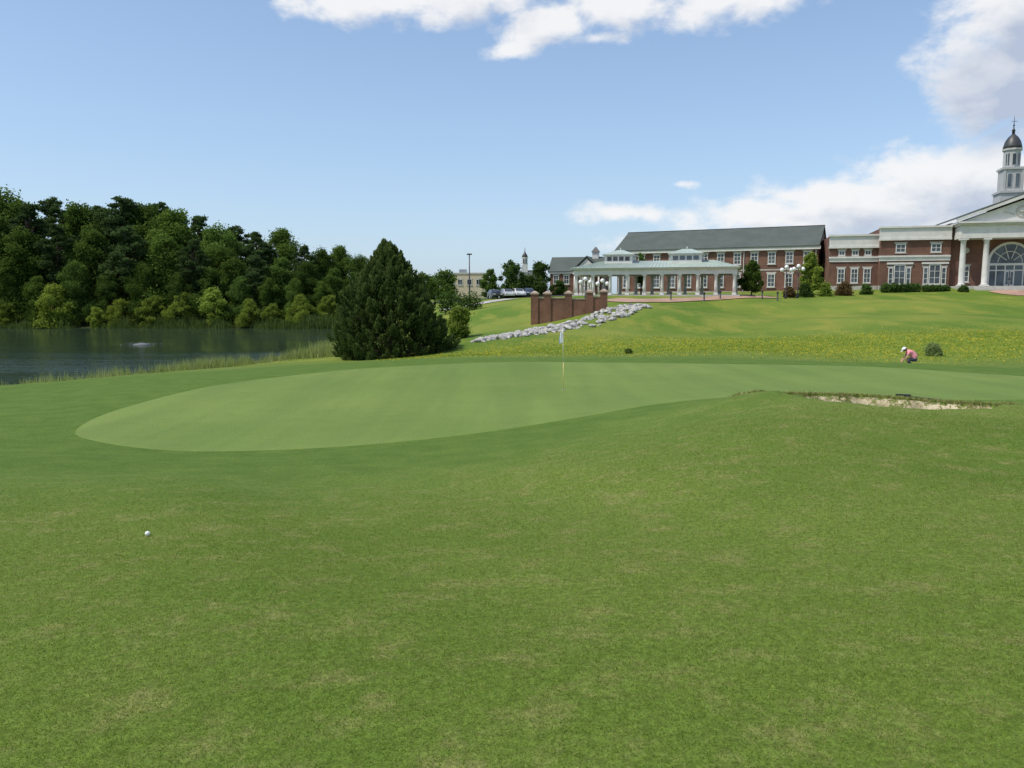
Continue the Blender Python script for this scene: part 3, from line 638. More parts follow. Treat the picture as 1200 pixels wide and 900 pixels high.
m = MB(); m.prism([(-PW - .7, 9.206), (0, AX + .02), (PW + .7, 9.206), (PW + .7, 9.36), (0, AX + .19), (-PW - .7, 9.36)], -.95, 18); m.build('roof', M['slate'], hall)
m = MB()
N_ = 28
m.tube([(0.68 * math.cos(2 * math.pi * i / N_), -.40, 10.05 + .68 * math.sin(2 * math.pi * i / N_)) for i in range(N_ + 1)], .09, 6)
for sgn in (-1, 1):
    for i in range(5): m.tube([(sgn * (.9 + .26 * i), -.40, 9.62 + .1 * i), (sgn * (1.15 + .26 * i), -.42, 9.84 + .04 * i)], [.09, .03], 5)
m.lathe([(.0, -.02), (.35, 0), (.30, .1)], 12, (0, -.40, 10.0))
m.build('emblem', M['stone_white'], hall)
# arch window
AW, AS = 2.8, 3.5
m = MB()
arc = [(AW * math.cos(math.pi * i / 20), AS + AW * math.sin(math.pi * i / 20)) for i in range(21)]
arci = [((AW - .32) * math.cos(math.pi * i / 20), AS + (AW - .32) * math.sin(math.pi * i / 20)) for i in range(21)]
for i in range(20): m.prism([arc[i], arc[i + 1], arci[i + 1], arci[i]], 3.02, 3.197)
m.box(-AW, -AW + .32, 3.02, 3.197, .25, AS); m.box(AW - .32, AW, 3.02, 3.197, .25, AS)
m.box(-AW + .32, AW - .32, 3.04, 3.197, 3.1, 3.4)
for i in range(1, 5):
    a = math.pi * i / 5; m.tube([(.5 * math.cos(a), 3.1, AS + .5 * math.sin(a)), (2.5 * math.cos(a), 3.1, AS + 2.5 * math.sin(a))], .06, 4)
m.tube([(1.5 * math.cos(math.pi * i / 16), 3.1, AS + 1.5 * math.sin(math.pi * i / 16)) for i in range(17)], .06, 4)
for xx in (-1.65, -.55, .55, 1.65): m.box(xx - .07, xx + .07, 3.06, 3.197, .25, 3.1)
m.box(-AW + .32, AW - .32, 3.07, 3.197, 2.35, 2.5)
aw = m.build('arch_window', M['white'], hall)
MB().prism([(-AW + .1, .25), (AW - .1, .25)] + [((AW - .1) * math.cos(math.pi * i / 20), AS + (AW - .1) * math.sin(math.pi * i / 20)) for i in range(21)], 3.15, 3.19).build('pane', M['glass'], aw)
for sgn in (-1, 1):
    d = MB().box(sgn * .29 - .22, sgn * .29 + .22, 3.02, 3.06, .27, 2.33).build('door', M['white'], hall)
    MB().box(sgn * .29 - .15, sgn * .29 + .15, 3.0, 3.018, .5, 2.2).build('pane', M['glass'], d); MB().tube([(sgn * .1, 2.97, 1.1), (sgn * .1, 2.97, 1.4)], .02, 6).build('handle', M['dark'], d)
for cx_ in (-5.5, 5.5):
    window(hall, cx_, .6 + .25, 3.1, 1.1, 3.2, 2, 3)
    m = MB(); m.tube([(cx_, 3.1, 5.2), (cx_, 3.0, 5.2)], .4, 20); m.build('roundel', M['stone_white'], hall)
# cupola (slim)
ty = 5.2; DZ = -.45
m = MB(); m.box(-1.55, 1.55, ty - 1.55, ty + 1.55, 9.5, 13.4 + DZ); m.box(-1.72, 1.72, ty - 1.72, ty + 1.72, 13.403 + DZ, 13.7 + DZ)
cup = m.build('cupola_base', M['tower'], hall)
m = MB(); m.box(-1.22, 1.22, ty - 1.22, ty + 1.22, 13.703 + DZ, 16.6 + DZ); m.box(-1.4, 1.4, ty - 1.4, ty + 1.4, 16.603 + DZ, 16.9 + DZ)
for sx_ in (-1, 1): m.box(sx_ * 1.11 - .15, sx_ * 1.11 + .15, ty - 1.32, ty - 1.223, 13.703 + DZ, 16.6 + DZ)
c1 = m.build('cupola_stage', M['tower'], hall)
m = MB(); r8 = 1.08; m.lathe([(r8, 16.903 + DZ), (r8, 19.2 + DZ), (r8 + .18, 19.25 + DZ), (r8 + .18, 19.5 + DZ)], 8, (0, ty, 0)); m.build('cupola_lantern', M['tower'], hall)
for xx, z0, z1, w_, dy in ((-.48, 14.2 + DZ, 16.1 + DZ, .6, 1.22), (.48, 14.2 + DZ, 16.1 + DZ, .6, 1.22), (0, 17.2 + DZ, 18.8 + DZ, .55, 1.0)):
    m = MB().box(xx - w_ / 2, xx + w_ / 2, ty - dy - .07, ty - dy - .004, z0, z1); wo = m.build('louvre', M['tower'], hall)
    MB().box(xx - w_ / 2 + .08, xx + w_ / 2 - .08, ty - dy - .1, ty - dy - .073, z0 + .08, z1 - .08).build('pane', M['glass'], wo)
for sx_ in (-1, 1):
    a = R(-90 + 45 * sx_); m = MB(); m.box(-.22, .22, -.03, .03, 17.2 + DZ, 18.8 + DZ); o = m.build('louvre', M['glass'], hall)
    o.location = (1.03 * math.cos(a), ty + 1.03 * math.sin(a), 0); o.rotation_euler = (0, 0, a + math.pi / 2)
m = MB(); m.lathe([(1.18, 19.503 + DZ), (1.12, 19.9 + DZ), (.95, 20.5 + DZ), (.63, 21.05 + DZ), (.32, 21.35 + DZ), (.2, 21.5 + DZ)], 24, (0, ty, 0)); m.build('dome', M['dome'], hall, True)
m = MB(); m.lathe([(.18, 21.4 + DZ), (.18, 21.9 + DZ), (.26, 22.0 + DZ), (.1, 22.15 + DZ), (.05, 22.5 + DZ), (.13, 22.65 + DZ), (.05, 22.8 + DZ), (.03, 23.6 + DZ), (.005, 24.0 + DZ)], 12, (0, ty, 0)); m.tube([(-.35, ty, 23.2 + DZ), (.4, ty, 23.2 + DZ)], .03, 5); m.build('finial', M['dark'], hall, True)

# pavilion
pv = empty('garden_pavilion', (8.0, 102.0, 2.02), math.atan2(-6, 19.3), 'long open white pavilion with columns, pale metal roof and two roof monitors', 'pavilion')
PL, PD = 20.2, 8.0
MB().box(-.4, PL + .4, -.4, PD + .4, -1.2, .12).build('floor_slab', M['concrete'], pv)
def pcol(xc, yc):
    m = MB(); m.lathe([(.20, .36), (.195, 1.2), (.17, 2.4), (.19, 2.45), (.22, 2.5)], 14, (xc, yc, 0)); o = m.build('column', M['white'], pv, True)
    MB().box(xc - .25, xc + .25, yc - .25, yc + .25, .123, .36).build('base', M['white'], o); MB().box(xc - .26, xc + .26, yc - .26, yc + .26, 2.5, 2.66).build('capital', M['white'], o)
for i in range(10):
    pcol(.3 + i * (PL - .6) / 9, .2); pcol(.3 + i * (PL - .6) / 9, PD - .2)
for yc in (2.8, 5.4): pcol(.3, yc); pcol(PL - .3, yc)
m = MB(); m.box(0, PL, -.05, .45, 2.663, 3.3); m.box(0, PL, PD - .45, PD + .05, 2.663, 3.3); m.box(.0, .5, .453, PD - .453, 2.663, 3.3); m.box(PL - .5, PL, .453, PD - .453, 2.663, 3.3)
m.box(-.3, PL + .3, -.35, PD + .35, 3.303, 3.48); m.build('entablature', M['white'], pv)
m = MB(); m.frustum(-.5, PL + .5, -.55, PD + .55, 3.483, 3.0, PL - 3.0, PD / 2 - .3, PD / 2 + .3, 4.5)
nseam = 44
for i in range(nseam):
    f = (i + .5) / nseam; xb = -.5 + f * (PL + 1); xt = 3.0 + f * (PL - 6.0)
    m.tube([(xb, -.55, 3.515), (xt, PD / 2 - .3, 4.52)], .03, 4)
prf = m.build('roof', M['copper'], pv)
for x0, x1 in ((3.5, 7.1), (11.9, 15.8)):
    m = MB(); y0, y1 = 2.3, 5.7
    m.box(x0, x1, y0, y1, 3.8, 5.15); m.box(x0 - .2, x1 + .2, y0 - .2, y1 + .2, 5.153, 5.3)
    mo = m.build('monitor', M['white'], pv)
    m = MB(); nb = 4
    for i in range(nb):
        xa = x0 + .25 + i * (x1 - x0 - .5) / nb; m.box(xa + .1, xa + (x1 - x0 - .5) / nb - .1, y0 - .03, y0 - .003, 4.5, 5.02)
    m.build('louvres', M['glass'], mo)
    m = MB(); m.frustum(x0 - .35, x1 + .35, y0 - .35, y1 + .35, 5.303, x0 + 1.4, x1 - 1.4, 3.8, 4.2, 5.95); m.build('monitor_roof', M['copper'], mo)
    m = MB(); m.lathe([(.1, 5.9), (.13, 6.05), (.03, 6.3)], 8, ((x0 + x1) / 2, 4, 0)); m.build('finial', M['copper'], mo)

# small brick house
hs = empty('brick_house', (7.3, 152, 1.9), R(-14), 'small brick house with grey roof and white gable left of the pavilion', 'building')
MB().box(0, 10.5, 0, 8, -1.5, 4.9).build('wall', M['brick'], hs)
rf = gable_roof_x('roof', -.4, 10.9, 0, 8, 5.05, 2.6, M['slate'], hs, .4)
m = MB(); m.prism([(4.8, 5.0), (9.6, 5.0), (7.2, 7.3)], -1.0, 3.6); m.build('front_gable', M['white'], hs)
m = MB(); m.prism([(4.5, 5.0), (7.2, 7.58), (9.9, 5.0), (9.9, 5.2), (7.2, 7.8), (4.5, 5.2)], -1.25, 3.7); m.build('gable_roof', M['slate'], hs)
m = MB(); m.box(4.6, 9.8, -1.1, -.003, 4.3, 4.99); m.build('gable_beam', M['white'], hs)
for xx in (4.9, 6.4, 8.0, 9.5): MB().lathe([(.18, -.6), (.15, 4.29)], 10, (xx, -.85, 0)).build('column', M['white'], hs, True)
for xx in (1.2, 3.2): window(hs, xx, 2.5, 4.2, 1.1, 0, 2, 2)
MB().box(-.3, 4.5, -.3, -.003, 4.5, 4.85).build('cornice', M['white'], hs)
MB().box(7.6, 8.8, 3.4, 4.6, 7, 8.7).build('roof_lantern', M['white'], rf); MB().frustum(7.4, 9.0, 3.2, 4.8, 8.703, 8.1, 8.3, 3.9, 4.1, 9.7).build('lantern_roof', M['dome'], rf)
# distant building with cupola
x, y, _ = at(615, 320, 240); db = empty('distant_building', (x, y, 2.3), 0, 'distant building with a white cupola rising above the dark round trees', 'building')
zt = at(615, 290, 240)[2] - 2.3
MB().box(-5, 5, -4, 4, -2, 5.2).build('wall', M['brick'], db); rf = gable_roof_x('roof', -5.3, 5.3, -4, 4, 5.3, 2.4, M['slate'], db, .4)
c_ = MB().box(-.9, .9, -.9, .9, 6.8, zt - 5.2).build('cupola', M['white'], db)
MB().lathe([(.85, zt - 5.19), (.85, zt - 3.2), (1.0, zt - 3.1), (1.0, zt - 2.9)], 8).build('cupola_lantern', M['white'], db)
for xx in (-.4, .4): MB().box(xx - .22, xx + .22, -.89, -.80, zt - 4.9, zt - 3.5).build('louvre', M['glass'], db)
MB().lathe([(.95, zt - 2.89), (.7, zt - 2.2), (.3, zt - 1.6), (.12, zt - 1.2), (.05, zt)], 12).build('spire', M['dome'], db, True)
# beige block
bb = empty('beige_building', (-16, 220, 2.2), R(-6), 'plain beige flat roofed building far off right of the cedar', 'building')
MB().box(0, 8.5, 0, 9, -2, 6.2).build('wall', M['beige'], bb)
MB().box(-.15, 8.65, -.15, 9.15, 6.203, 6.6).build('parapet', M['concrete'], bb)
MB().box(1, 3, 2, 4, 6.61, 7.6).build('roof_unit', M['chrome'], bb)
for xx in (1.6, 4.2, 6.8): window(bb, xx, 3.2, 4.8, 1.4, 0, 2, 1)

# brick gateway wall by the spillway
gx0, _, _ = at(622, 375, 79); gw = empty('brick_gateway', (gx0, 79, -.62), R(-5), 'brown brick wall with square capped pillars and lower panels above the rocks', 'brick wall')
def pillar(x, y, top, w=.72):
    o = MB().box(x - w / 2, x + w / 2, y - w / 2, y + w / 2, -1.5, top).build('pillar', M['brick2'], gw)
    m = MB(); m.box(x - w / 2 - .08, x + w / 2 + .08, y - w / 2 - .08, y + w / 2 + .08, top + .003, top + .16); m.frustum(x - w / 2, x + w / 2, y - w / 2, y + w / 2, top + .163, x - .08, x + .08, y - .08, y + .08, top + .34); m.build('cap', M['capstone'], o)
def panel(x0, x1, y, zt, th=.5):
    o = MB().box(x0, x1, y - th / 2, y + th / 2, -1.5, zt).build('wall_panel', M['brick2'], gw)
    MB().box(x0, x1, y - th / 2 - .04, y + th / 2 + .04, zt + .003, zt + .10).build('coping', M['capstone'], o)
for x, y, tp in ((.38, 0, 2.7), (1.65, .03, 2.7), (3.75, .06, 2.72), (5.85, .09, 2.85), (7.25, .12, 2.9)): pillar(x, y, tp)
panel(.743, 1.287, .0, 2.3); panel(2.013, 3.387, .03, 2.3); panel(4.113, 5.487, .06, 2.2); panel(6.213, 6.887, .09, 2.4)

# ------------------------------------------------------------------ rocks
rmesh = []
for i in range(6):
    bm = bmesh.new(); bmesh.ops.create_icosphere(bm, subdivisions=2, radius=.5); rr = random.Random(i)
    off = [Vector((rr.uniform(-1, 1), rr.uniform(-1, 1), rr.uniform(-1, 1))).normalized() for _ in range(7)]
    for v in bm.verts:
        for d in off:
            k = v.co.dot(d)
            if k > .30: v.co -= d * (k - .30) * .8
        v.co *= rr.uniform(.95, 1.05)
        v.co.z *= .75
    me = bpy.data.meshes.new('riprap_rock'); bm.to_mesh(me); bm.free(); me.materials.append(M['rock']); rmesh.append(me)
rl = [(560, 401, 60), (600, 395, 63.5), (640, 388, 67), (690, 378, 72), (730, 369, 76.5), (757, 362.5, 80)]
rpts = [at(*p)[:2] for p in rl]
rd = random.Random(9)
for i in range(298):
    s_ = rd.random() ** .85 * 5; k = min(4, int(s_)); f = s_ - k
    wid = [.6, 1.2, 2.0, 2.6, 2.3, .9]; w_ = wid[k] * (1 - f) + wid[k + 1] * f
    x = rpts[k][0] * (1 - f) + rpts[k + 1][0] * f + rd.uniform(-.3, .3); y = rpts[k][1] * (1 - f) + rpts[k + 1][1] * f + rd.uniform(-1.1, 1.4) * w_
    o = bpy.data.objects.new('riprap_rock', rmesh[rd.randrange(6)]); COL.objects.link(o)
    sc = rd.choice((.38, .45, .53, .6, .72)) * rd.uniform(.85, 1.15); o.scale = (sc * rd.uniform(.9, 1.5), sc * 1.15, sc * rd.uniform(.7, 1.1)); o.rotation_euler = (rd.uniform(-.4, .4), rd.uniform(-.4, .4), rd.uniform(0, 6.28))
    o.location = (x, y, gz(x, y) + sc * .14)
    tag(o, 'pale grey boulder in the rock bank below the brick wall', 'rock', 'rocks of the spillway bank')

# ------------------------------------------------------------------ paths
def strip(name, pts, w, mat, off=.05):
    P = np.array(pts, float); Q = []
    for i in range(len(P) - 1):
        k = max(2, int(np.linalg.norm(P[i + 1] - P[i]) / .8))
        for j in range(k): Q.append(P[i] + (P[i + 1] - P[i]) * j / k)
    Q.append(P[-1]); Q = np.array(Q); T = np.gradient(Q, axis=0); T /= np.linalg.norm(T, axis=1)[:, None]; Nn = np.stack([-T[:, 1], T[:, 0]], 1)
    cols = 5; V = np.stack([Q + Nn * w * (c / (cols - 1) - .5) for c in range(cols)], 1).reshape(-1, 2)
    z = ground(V[:, 0], V[:, 1]) + off; n = len(Q); I2 = np.arange(n * cols).reshape(n, cols)
    f = np.stack([I2[:-1, :-1], I2[:-1, 1:], I2[1:, 1:], I2[1:, :-1]], -1).reshape(-1, 4)
    return tag(npmesh(name, np.column_stack([V, z]), f, mat, None, None, True), kind='structure')
strip('terrace_path', [at(715, 352, 92)[:2], at(740, 355, 89)[:2], at(775, 355, 89.5)[:2], at(810, 353, 92)[:2], at(860, 349, 95.5)[:2], at(905, 346, 98)[:2]], 3.4, M['terracotta'], .08)
strip('front_path', [at(1245, 350, 96)[:2], at(1215, 347, 99)[:2], at(1180, 345, 102.5)[:2], (66.7, 104.0)], 4.2, M['terracotta'], .08)
strip('car_park', [(-14, 139), (6, 136), (14, 134)], 9, M['asphalt'], .08)
strip('lake_road', [at(520, 352, 118)[:2], at(560, 351, 122)[:2], at(600, 350, 128)[:2]], 3.0, M['concrete'], .08)

# ------------------------------------------------------------------ cars
def mk_car(label, paint, loc, rz):
    root = empty('parked_car', loc, rz, label, 'car', 'cars parked beyond the hedge')
    lo = [(-2.2, .32), (2.2, .32), (2.25, .6), (2.1, .88), (1.1, .98), (-1.95, 1.0), (-2.2, .85)]
    body = MB().prism(lo, -.88, .88).build('body', paint, root, False, .06)
    m = MB(); m.frustum(-1.85, 1.15, -.82, .82, .98, -1.3, .35, -.62, .62, 1.48); m.build('cabin', paint, root, False, .04)
    m = MB()
    m.add([(.98, -.66, 1.03), (.98, .66, 1.03), (.45, .56, 1.44), (.45, -.56, 1.44)], [(0, 1, 2, 3)])
    for v in range(4): m.v[v] = (m.v[v][0] + .09, m.v[v][1], m.v[v][2] + .03)
    m.build('windscreen', M['glass'], root)
    for sy in (-1, 1):
        m = MB(); m.add([(-1.6, sy * .815, 1.04), (.9, sy * .815, 1.04), (.3, sy * .655, 1.42), (-1.25, sy * .655, 1.42)], [(0, 1, 2, 3)]); m.v = [(a, c + sy * .02, d) for a, c, d in m.v]; m.build('side_window', M['glass'], root)
        MB().box(2.17, 2.26, sy * .62 - .16, sy * .62 + .16, .62, .78).build('headlight', M['globe'], root)
        for xx in (-1.4, 1.4):
            m = MB(); m.tube([(xx, sy * .70, .33), (xx, sy * .91, .33)], .33, 18); w_ = m.build('wheel', M['rubber'], root)
            m = MB(); m.tube([(xx, sy * .912, .33), (xx, sy * .925, .33)], .2, 14); m.build('rim', M['chrome'], w_)
    return root
for i, (px, Y, c, lb) in enumerate(((580, 134, (.03, .03, .035), 'black parked car, leftmost in the row beyond the hedge'), (594, 134.5, (.55, .56, .58), 'silver parked car between the black and the white car'), (607, 135, (.75, .75, .75), 'white parked car in the row beyond the hedge'), (619, 135.5, (.05, .07, .12), 'dark blue parked car nearest the brick gateway'))):
    x = at(px, 350, Y)[0]; mk_car(lb, carpaint('car_paint', c), (x, Y, gz(x, Y) + .09), R(-75))

# ------------------------------------------------------------------ lamps, bollards
def globe_lamp(px, pyt, Y, n, label):
    x, y, z = at(px, pyt, Y); g = gz(x, y); h = z - g
    root = empty('globe_lamp', (x, y, g), 0, label, 'lamp post')
    m = MB(); m.lathe([(.16, -.2), (.16, .3), (.07, .5), (.055, h - .5)], 10); m.build('post', M['dark'], root, True)
    m = MB(); cs = [(0, h - .25)] if n == 1 else [(-.55, h - .55), (.55, h - .55), (0, h - .2)]
    for xx, zz in cs:
        if xx: m.tube([(0, 0, h - 1.0), (xx * .6, 0, h - 1.05), (xx, 0, zz - .22)], .03, 6)
        else: m.tube([(0, 0, h - .6), (0, 0, zz - .2)], .04, 6)
    m.build('bracket', M['dark'], root)
    for xx, zz in cs:
        MB().lathe([(.08, -.25), (.2, -.17), (.26, 0), (.2, .17), (.06, .26)], 14, (xx, 0, zz)).build('globe', M['globe'], root, True)
globe_lamp(922, 311, 96, 3, 'triple white globe lamp post, left of the pair before the brick wing')
globe_lamp(936, 310, 97, 3, 'triple white globe lamp post, right of the pair before the brick wing')
globe_lamp(686, 325, 92, 3, 'triple white globe lamp post at the left end of the pavilion')
globe_lamp(706, 327, 93, 3, 'triple white globe lamp post in front of the pavilion left columns')
x, y, z = at(550, 298, 140); g = gz(x, y); h = z - g
sl = empty('street_lamp', (x, y, g), 0, 'tall dark street lamp standing alone right of the cedar', 'street lamp')
MB().lathe([(.2, -.2), (.14, .6), (.08, h - .1)], 8).build('post', M['dark'], sl, True); MB().box(-.45, .45, -.22, .22, h - .1, h + .12).build('lamp_head', M['dark'], sl)
for i, (px, pyb, Y, lb) in enumerate(((786, 354, 90, 'dark path bollard at the start of the terrace path'), (825, 354, 90.5, 'dark path bollard below the pavilion right end'), (844, 351, 93, 'dark path bollard right of the pavilion corner'), (911, 353, 92, 'dark path bollard on the lawn under the twin globe lamps'), (893, 350, 94, 'dark path bollard right of the young lawn tree'))):
    x, y, z = at(px, pyb, Y); g = gz(x, y); rt = empty('path_bollard', (x, y, g), 0, lb, 'bollard')
    MB().lathe([(.13, -.1), (.13, .06), (.09, .08), (.09, .85)], 10).build('post', M['dark'], rt, True); MB().lathe([(.14, .853), (.15, .95), (.06, 1.05)], 10).build('cap', M['dark'], rt, True)

# ------------------------------------------------------------------ flag, ball, rake, aerator
fx_, fy_, fz_ = at(660, 457, 27); fz_ = gz(fx_, fy_) + .02; H = at(658, 386, 27)[2] - fz_
fl = empty('golf_flag', (fx_, fy_, fz_), 0, 'flagstick with limp white flag standing in the hole', 'golf flag')
MB().tube([(0, 0, -.1), (0, 0, H * .45)], .0105, 10).build('lower_stick', M['poleyellow'], fl, True)
MB().tube([(0, 0, H * .45), (-.03, 0, H)], .010, 10).build('upper_stick', M['pole'], fl, True)
nu, nv = 10, 14
v = []
for j in range(nv + 1):
    for i in range(nu + 1):
        a, b2 = i / nu, j / nv; v.append((-.03 + .05 * a - .21 * a * (.6 + .4 * b2) - .02 * math.sin(b2 * 5) * a, .045 * math.sin(a * 9 + b2 * 2) * (a + .1), H - .02 - .42 * b2 - .10 * a - .03 * a * math.sin(b2 * 4)))
f = [(j * (nu + 1) + i, j * (nu + 1) + i + 1, (j + 1) * (nu + 1) + i + 1, (j + 1) * (nu + 1) + i) for j in range(nv) for i in range(nu)]
fo = MB().add(v, f).build('cloth', M['flag'], fl, True)
m = MB(); m.lathe([(.054, 0), (.054, .004), (.045, .004), (.045, -.001)], 20, (0, 0, 0)); m.build('cup_rim', M['plain_white'], fl)
ho = MB().lathe([(.0, .0015), (.053, .0015), (.053, .0025), (.0, .0025)], 20).build('cup', M['eye'], fl)
bx_, by_, _ = at(173, 627, 7.0); bz_ = gz(bx_, by_)
m, t, b = newmat('golf_ball_cover'); b.inputs['Base Color'].default_value = (.82, .82, .80, 1); b.inputs['Roughness'].default_value = .3
vo = t.new('ShaderNodeTexVoronoi'); t.put(vo.inputs['Vector'], t.new('ShaderNodeTexCoord').outputs['Object']); vo.inputs['Scale'].default_value = 230
t.put(b.inputs['Normal'], t.bump(vo.outputs['Distance'], .5, .001))
bm = bmesh.new(); bmesh.ops.create_uvsphere(bm, u_segments=32, v_segments=20, radius=.0225)
me = bpy.data.meshes.new('golf_ball'); bm.to_mesh(me); bm.free(); me.materials.append(m); me.polygons.foreach_set('use_smooth', [True] * len(me.polygons))
o = bpy.data.objects.new('golf_ball', me); COL.objects.link(o); o.location = (bx_, by_, bz_ + .026); tag(o, 'white golf ball lying on the mown grass at the lower left', 'golf ball')
rx, ry, _ = at(1058, 470, 17.95); rz_ = gz(rx, ry)
rk = empty('bunker_rake', (rx, ry, rz_ + .055), R(-20), 'dark rake lying on the grassy bunker lip', 'rake')
m = MB(); m.box(-.16, .16, -.03, .03, 0, .035); m.build('head', M['dark'], rk, False, .008)
m = MB()
for i in range(9): m.tube([(-.14 + i * .035, 0, 0), (-.14 + i * .035, -.06, -.04)], .007, 5)
m.build('tines', M['dark'], rk)
c_, s2_ = math.cos(R(-20)), math.sin(R(-20)); hp = []
for q in (.03, .4, .8, 1.2):
    lx, ly = q * .75, q * .66; wx, wy = rx + lx * c_ - ly * s2_, ry + lx * s2_ + ly * c_; hp.append((lx, ly, gz(wx, wy) - rz_ - .055 + .045))
MB().tube(hp, .016, 8).build('handle', M['dark'], rk)
Yq = (EYE - WZ) / (EYE - at(166, 404, 1)[2]); ax_, ay_, _ = at(166, 404, Yq)
ae = empty('lake_aerator', (ax_, ay_, WZ), 0, 'low grey floating aerator on the open lake water', 'aerator')
MB().lathe([(.7, -.15), (.85, 0), (.75, .08), (.4, .12), (.25, .18), (.1, .22)], 18).build('float', M['float'], ae, True)
MB().lathe([(.1, .2), (.12, .28), (.05, .32)], 10).build('nozzle', M['dark'], ae, True)
rng = np.random.default_rng(5); nn = 130; a = rng.random(nn) * 6.283; rr = .6 + rng.random(nn) * 1.5
m = MB()
for i in range(nn):
    hh = .14 * rng.random() + .02; c = (rr[i] * math.cos(a[i]), rr[i] * math.sin(a[i]), hh); m.add([(c[0] - .03, c[1], c[2]), (c[0] + .03, c[1], c[2]), (c[0], c[1], c[2] + .05), (c[0], c[1] + .03, c[2] + .03)], [(0, 1, 2), (0, 1, 3), (1, 2, 3), (0, 2, 3)])
tag(m.build('spray', M['foam'], ae), kind='stuff')

# ------------------------------------------------------------------ golfer, bent over, facing left and slightly away
def skin_obj(name, V, E, Rr, mat, parent, root=0, sub=2):
    me = bpy.data.meshes.new(name); me.from_pydata(V, E, []); o = bpy.data.objects.new(name, me); COL.objects.link(o)
    md = o.modifiers.new('Skin', 'SKIN'); md.use_smooth_shade = True
    sv = me.skin_vertices[0].data
    for i, r in enumerate(Rr): sv[i].radius = (r, r) if not isinstance(r, tuple) else r; sv[i].use_root = (i == root)
    s2 = o.modifiers.new('Sub', 'SUBSURF'); s2.levels = sub; s2.render_levels = sub
    dg = bpy.context.evaluated_depsgraph_get(); dg.update()
    nm = bpy.data.meshes.new_from_object(o.evaluated_get(dg)); o.modifiers.clear(); o.data = nm; nm.name = name
    nm.materials.clear(); nm.materials.append(mat); o.parent = parent
    if len(nm.polygons): nm.polygons.foreach_set('use_smooth', [True] * len(nm.polygons))
    return o
px_, py_, pz_ = at(1066, 430, 42); pz_ = gz(px_, py_)
pe = empty('person', (px_, py_, pz_), R(-14), 'person in pink shirt and white cap bent over beyond the green', 'person')
V = [(.24, 0, .54), (.16, 0, .66), (.05, 0, .78), (-.08, 0, .88), (-.17, 0, .94), (-.23, 0, .97), (-.30, 0, .98), (-.38, 0, .94)]
E = [(0, 1), (1, 2), (2, 3), (3, 4), (4, 5), (5, 6), (6, 7)]; Rr = [.15, .14, .145, .15, .065, .075, .10, .06]
for s_ in (-1, 1):
    b0 = len(V)
    V += [(.22, s_ * .10, .50), (-.14, s_ * .15, .44), (.06, s_ * .14, .10), (-.06, s_ * .145, .04), (-.15, s_ * .15, .03)]
    E += [(0, b0), (b0, b0 + 1), (b0 + 1, b0 + 2), (b0 + 2, b0 + 3), (b0 + 3, b0 + 4)]; Rr += [.095, .062, .043, .042, .03]
    b0 = len(V)
    V += [(-.10, s_ * .19, .85), (-.20, s_ * .22, .60), (-.36, s_ * .12, .42), (-.40, s_ * .10, .35)]
    E += [(3, b0), (b0, b0 + 1), (b0 + 1, b0 + 2), (b0 + 2, b0 + 3)]; Rr += [.055, .042, .03, .034]
    hb = b0 + 3
    for q in range(4):
        f0 = len(V); yy_ = s_ * .10 + (q - 1.5) * .022; ln_ = (.075, .085, .08, .062)[q]
        V += [(-.415, yy_, .31), (-.43, yy_, .31 - ln_ * .55), (-.415, yy_, .31 - ln_)]; E += [(hb, f0), (f0, f0 + 1), (f0 + 1, f0 + 2)]; Rr += [.0095, .009, .008]
    f0 = len(V); V += [(-.43, s_ * .055, .33), (-.445, s_ * .05, .29)]; E += [(hb, f0), (f0, f0 + 1)]; Rr += [.011, .009]
skin_obj('body', V, E, Rr, M['skin'], pe)
V = [(.26, 0, .50), (.17, 0, .66), (.05, 0, .78), (-.08, 0, .88), (-.16, 0, .93)]; E = [(0, 1), (1, 2), (2, 3), (3, 4)]; Rr = [.20, .195, .19, .19, .09]
for s_ in (-1, 1):
    b0 = len(V); V += [(-.10, s_ * .19, .85), (-.16, s_ * .21, .70)]; E += [(3, b0), (b0, b0 + 1)]; Rr += [.08, .07]
skin_obj('shirt', V, E, Rr, M['pink'], pe)
V = [(.25, 0, .50), (.24, 0, .55)]; E = [(0, 1)]; Rr = [.165, .16]
for s_ in (-1, 1):
    b0 = len(V); V += [(.22, s_ * .10, .48), (-.12, s_ * .15, .44), (.05, s_ * .14, .13)]; E += [(0, b0), (b0, b0 + 1), (b0 + 1, b0 + 2)]; Rr += [.12, .085, .062]
skin_obj('trousers', V, E, Rr, M['navy'], pe)
for s_ in (-1, 1):
    skin_obj('shoe', [(.1, s_ * .14, .05), (-.05, s_ * .145, .05), (-.17, s_ * .15, .035)], [(0, 1), (1, 2)], [.05, .052, .035], M['plain_white'], pe, sub=1)
hd = Vector((-.305, 0, .99)); tl = R(-38)
m = MB(); m.lathe([(.125, .0), (.127, .04), (.11, .085), (.06, .12), (.005, .13)], 18); m.prism([(-.09, .0), (-.22, -.015), (-.22, .0), (-.09, .02)], -.075, .075)
cp_ = m.build('cap', M['cap'], pe, True); cp_.location = hd; cp_.rotation_euler = (0, tl, 0)
m = MB(); m.lathe([(.06, -.09), (.112, -.05), (.118, .01)], 14); hr = m.build('hair', M['hair'], pe, True); hr.location = hd + Vector((.02, 0, .0)); hr.rotation_euler = (0, tl, 0)
for s_ in (-1, 1):
    m = MB(); m.lathe([(.001, -.01), (.011, 0), (.001, .01)], 8, (-.40, s_ * .04, .965)); m.build('eye', M['eye'], pe)

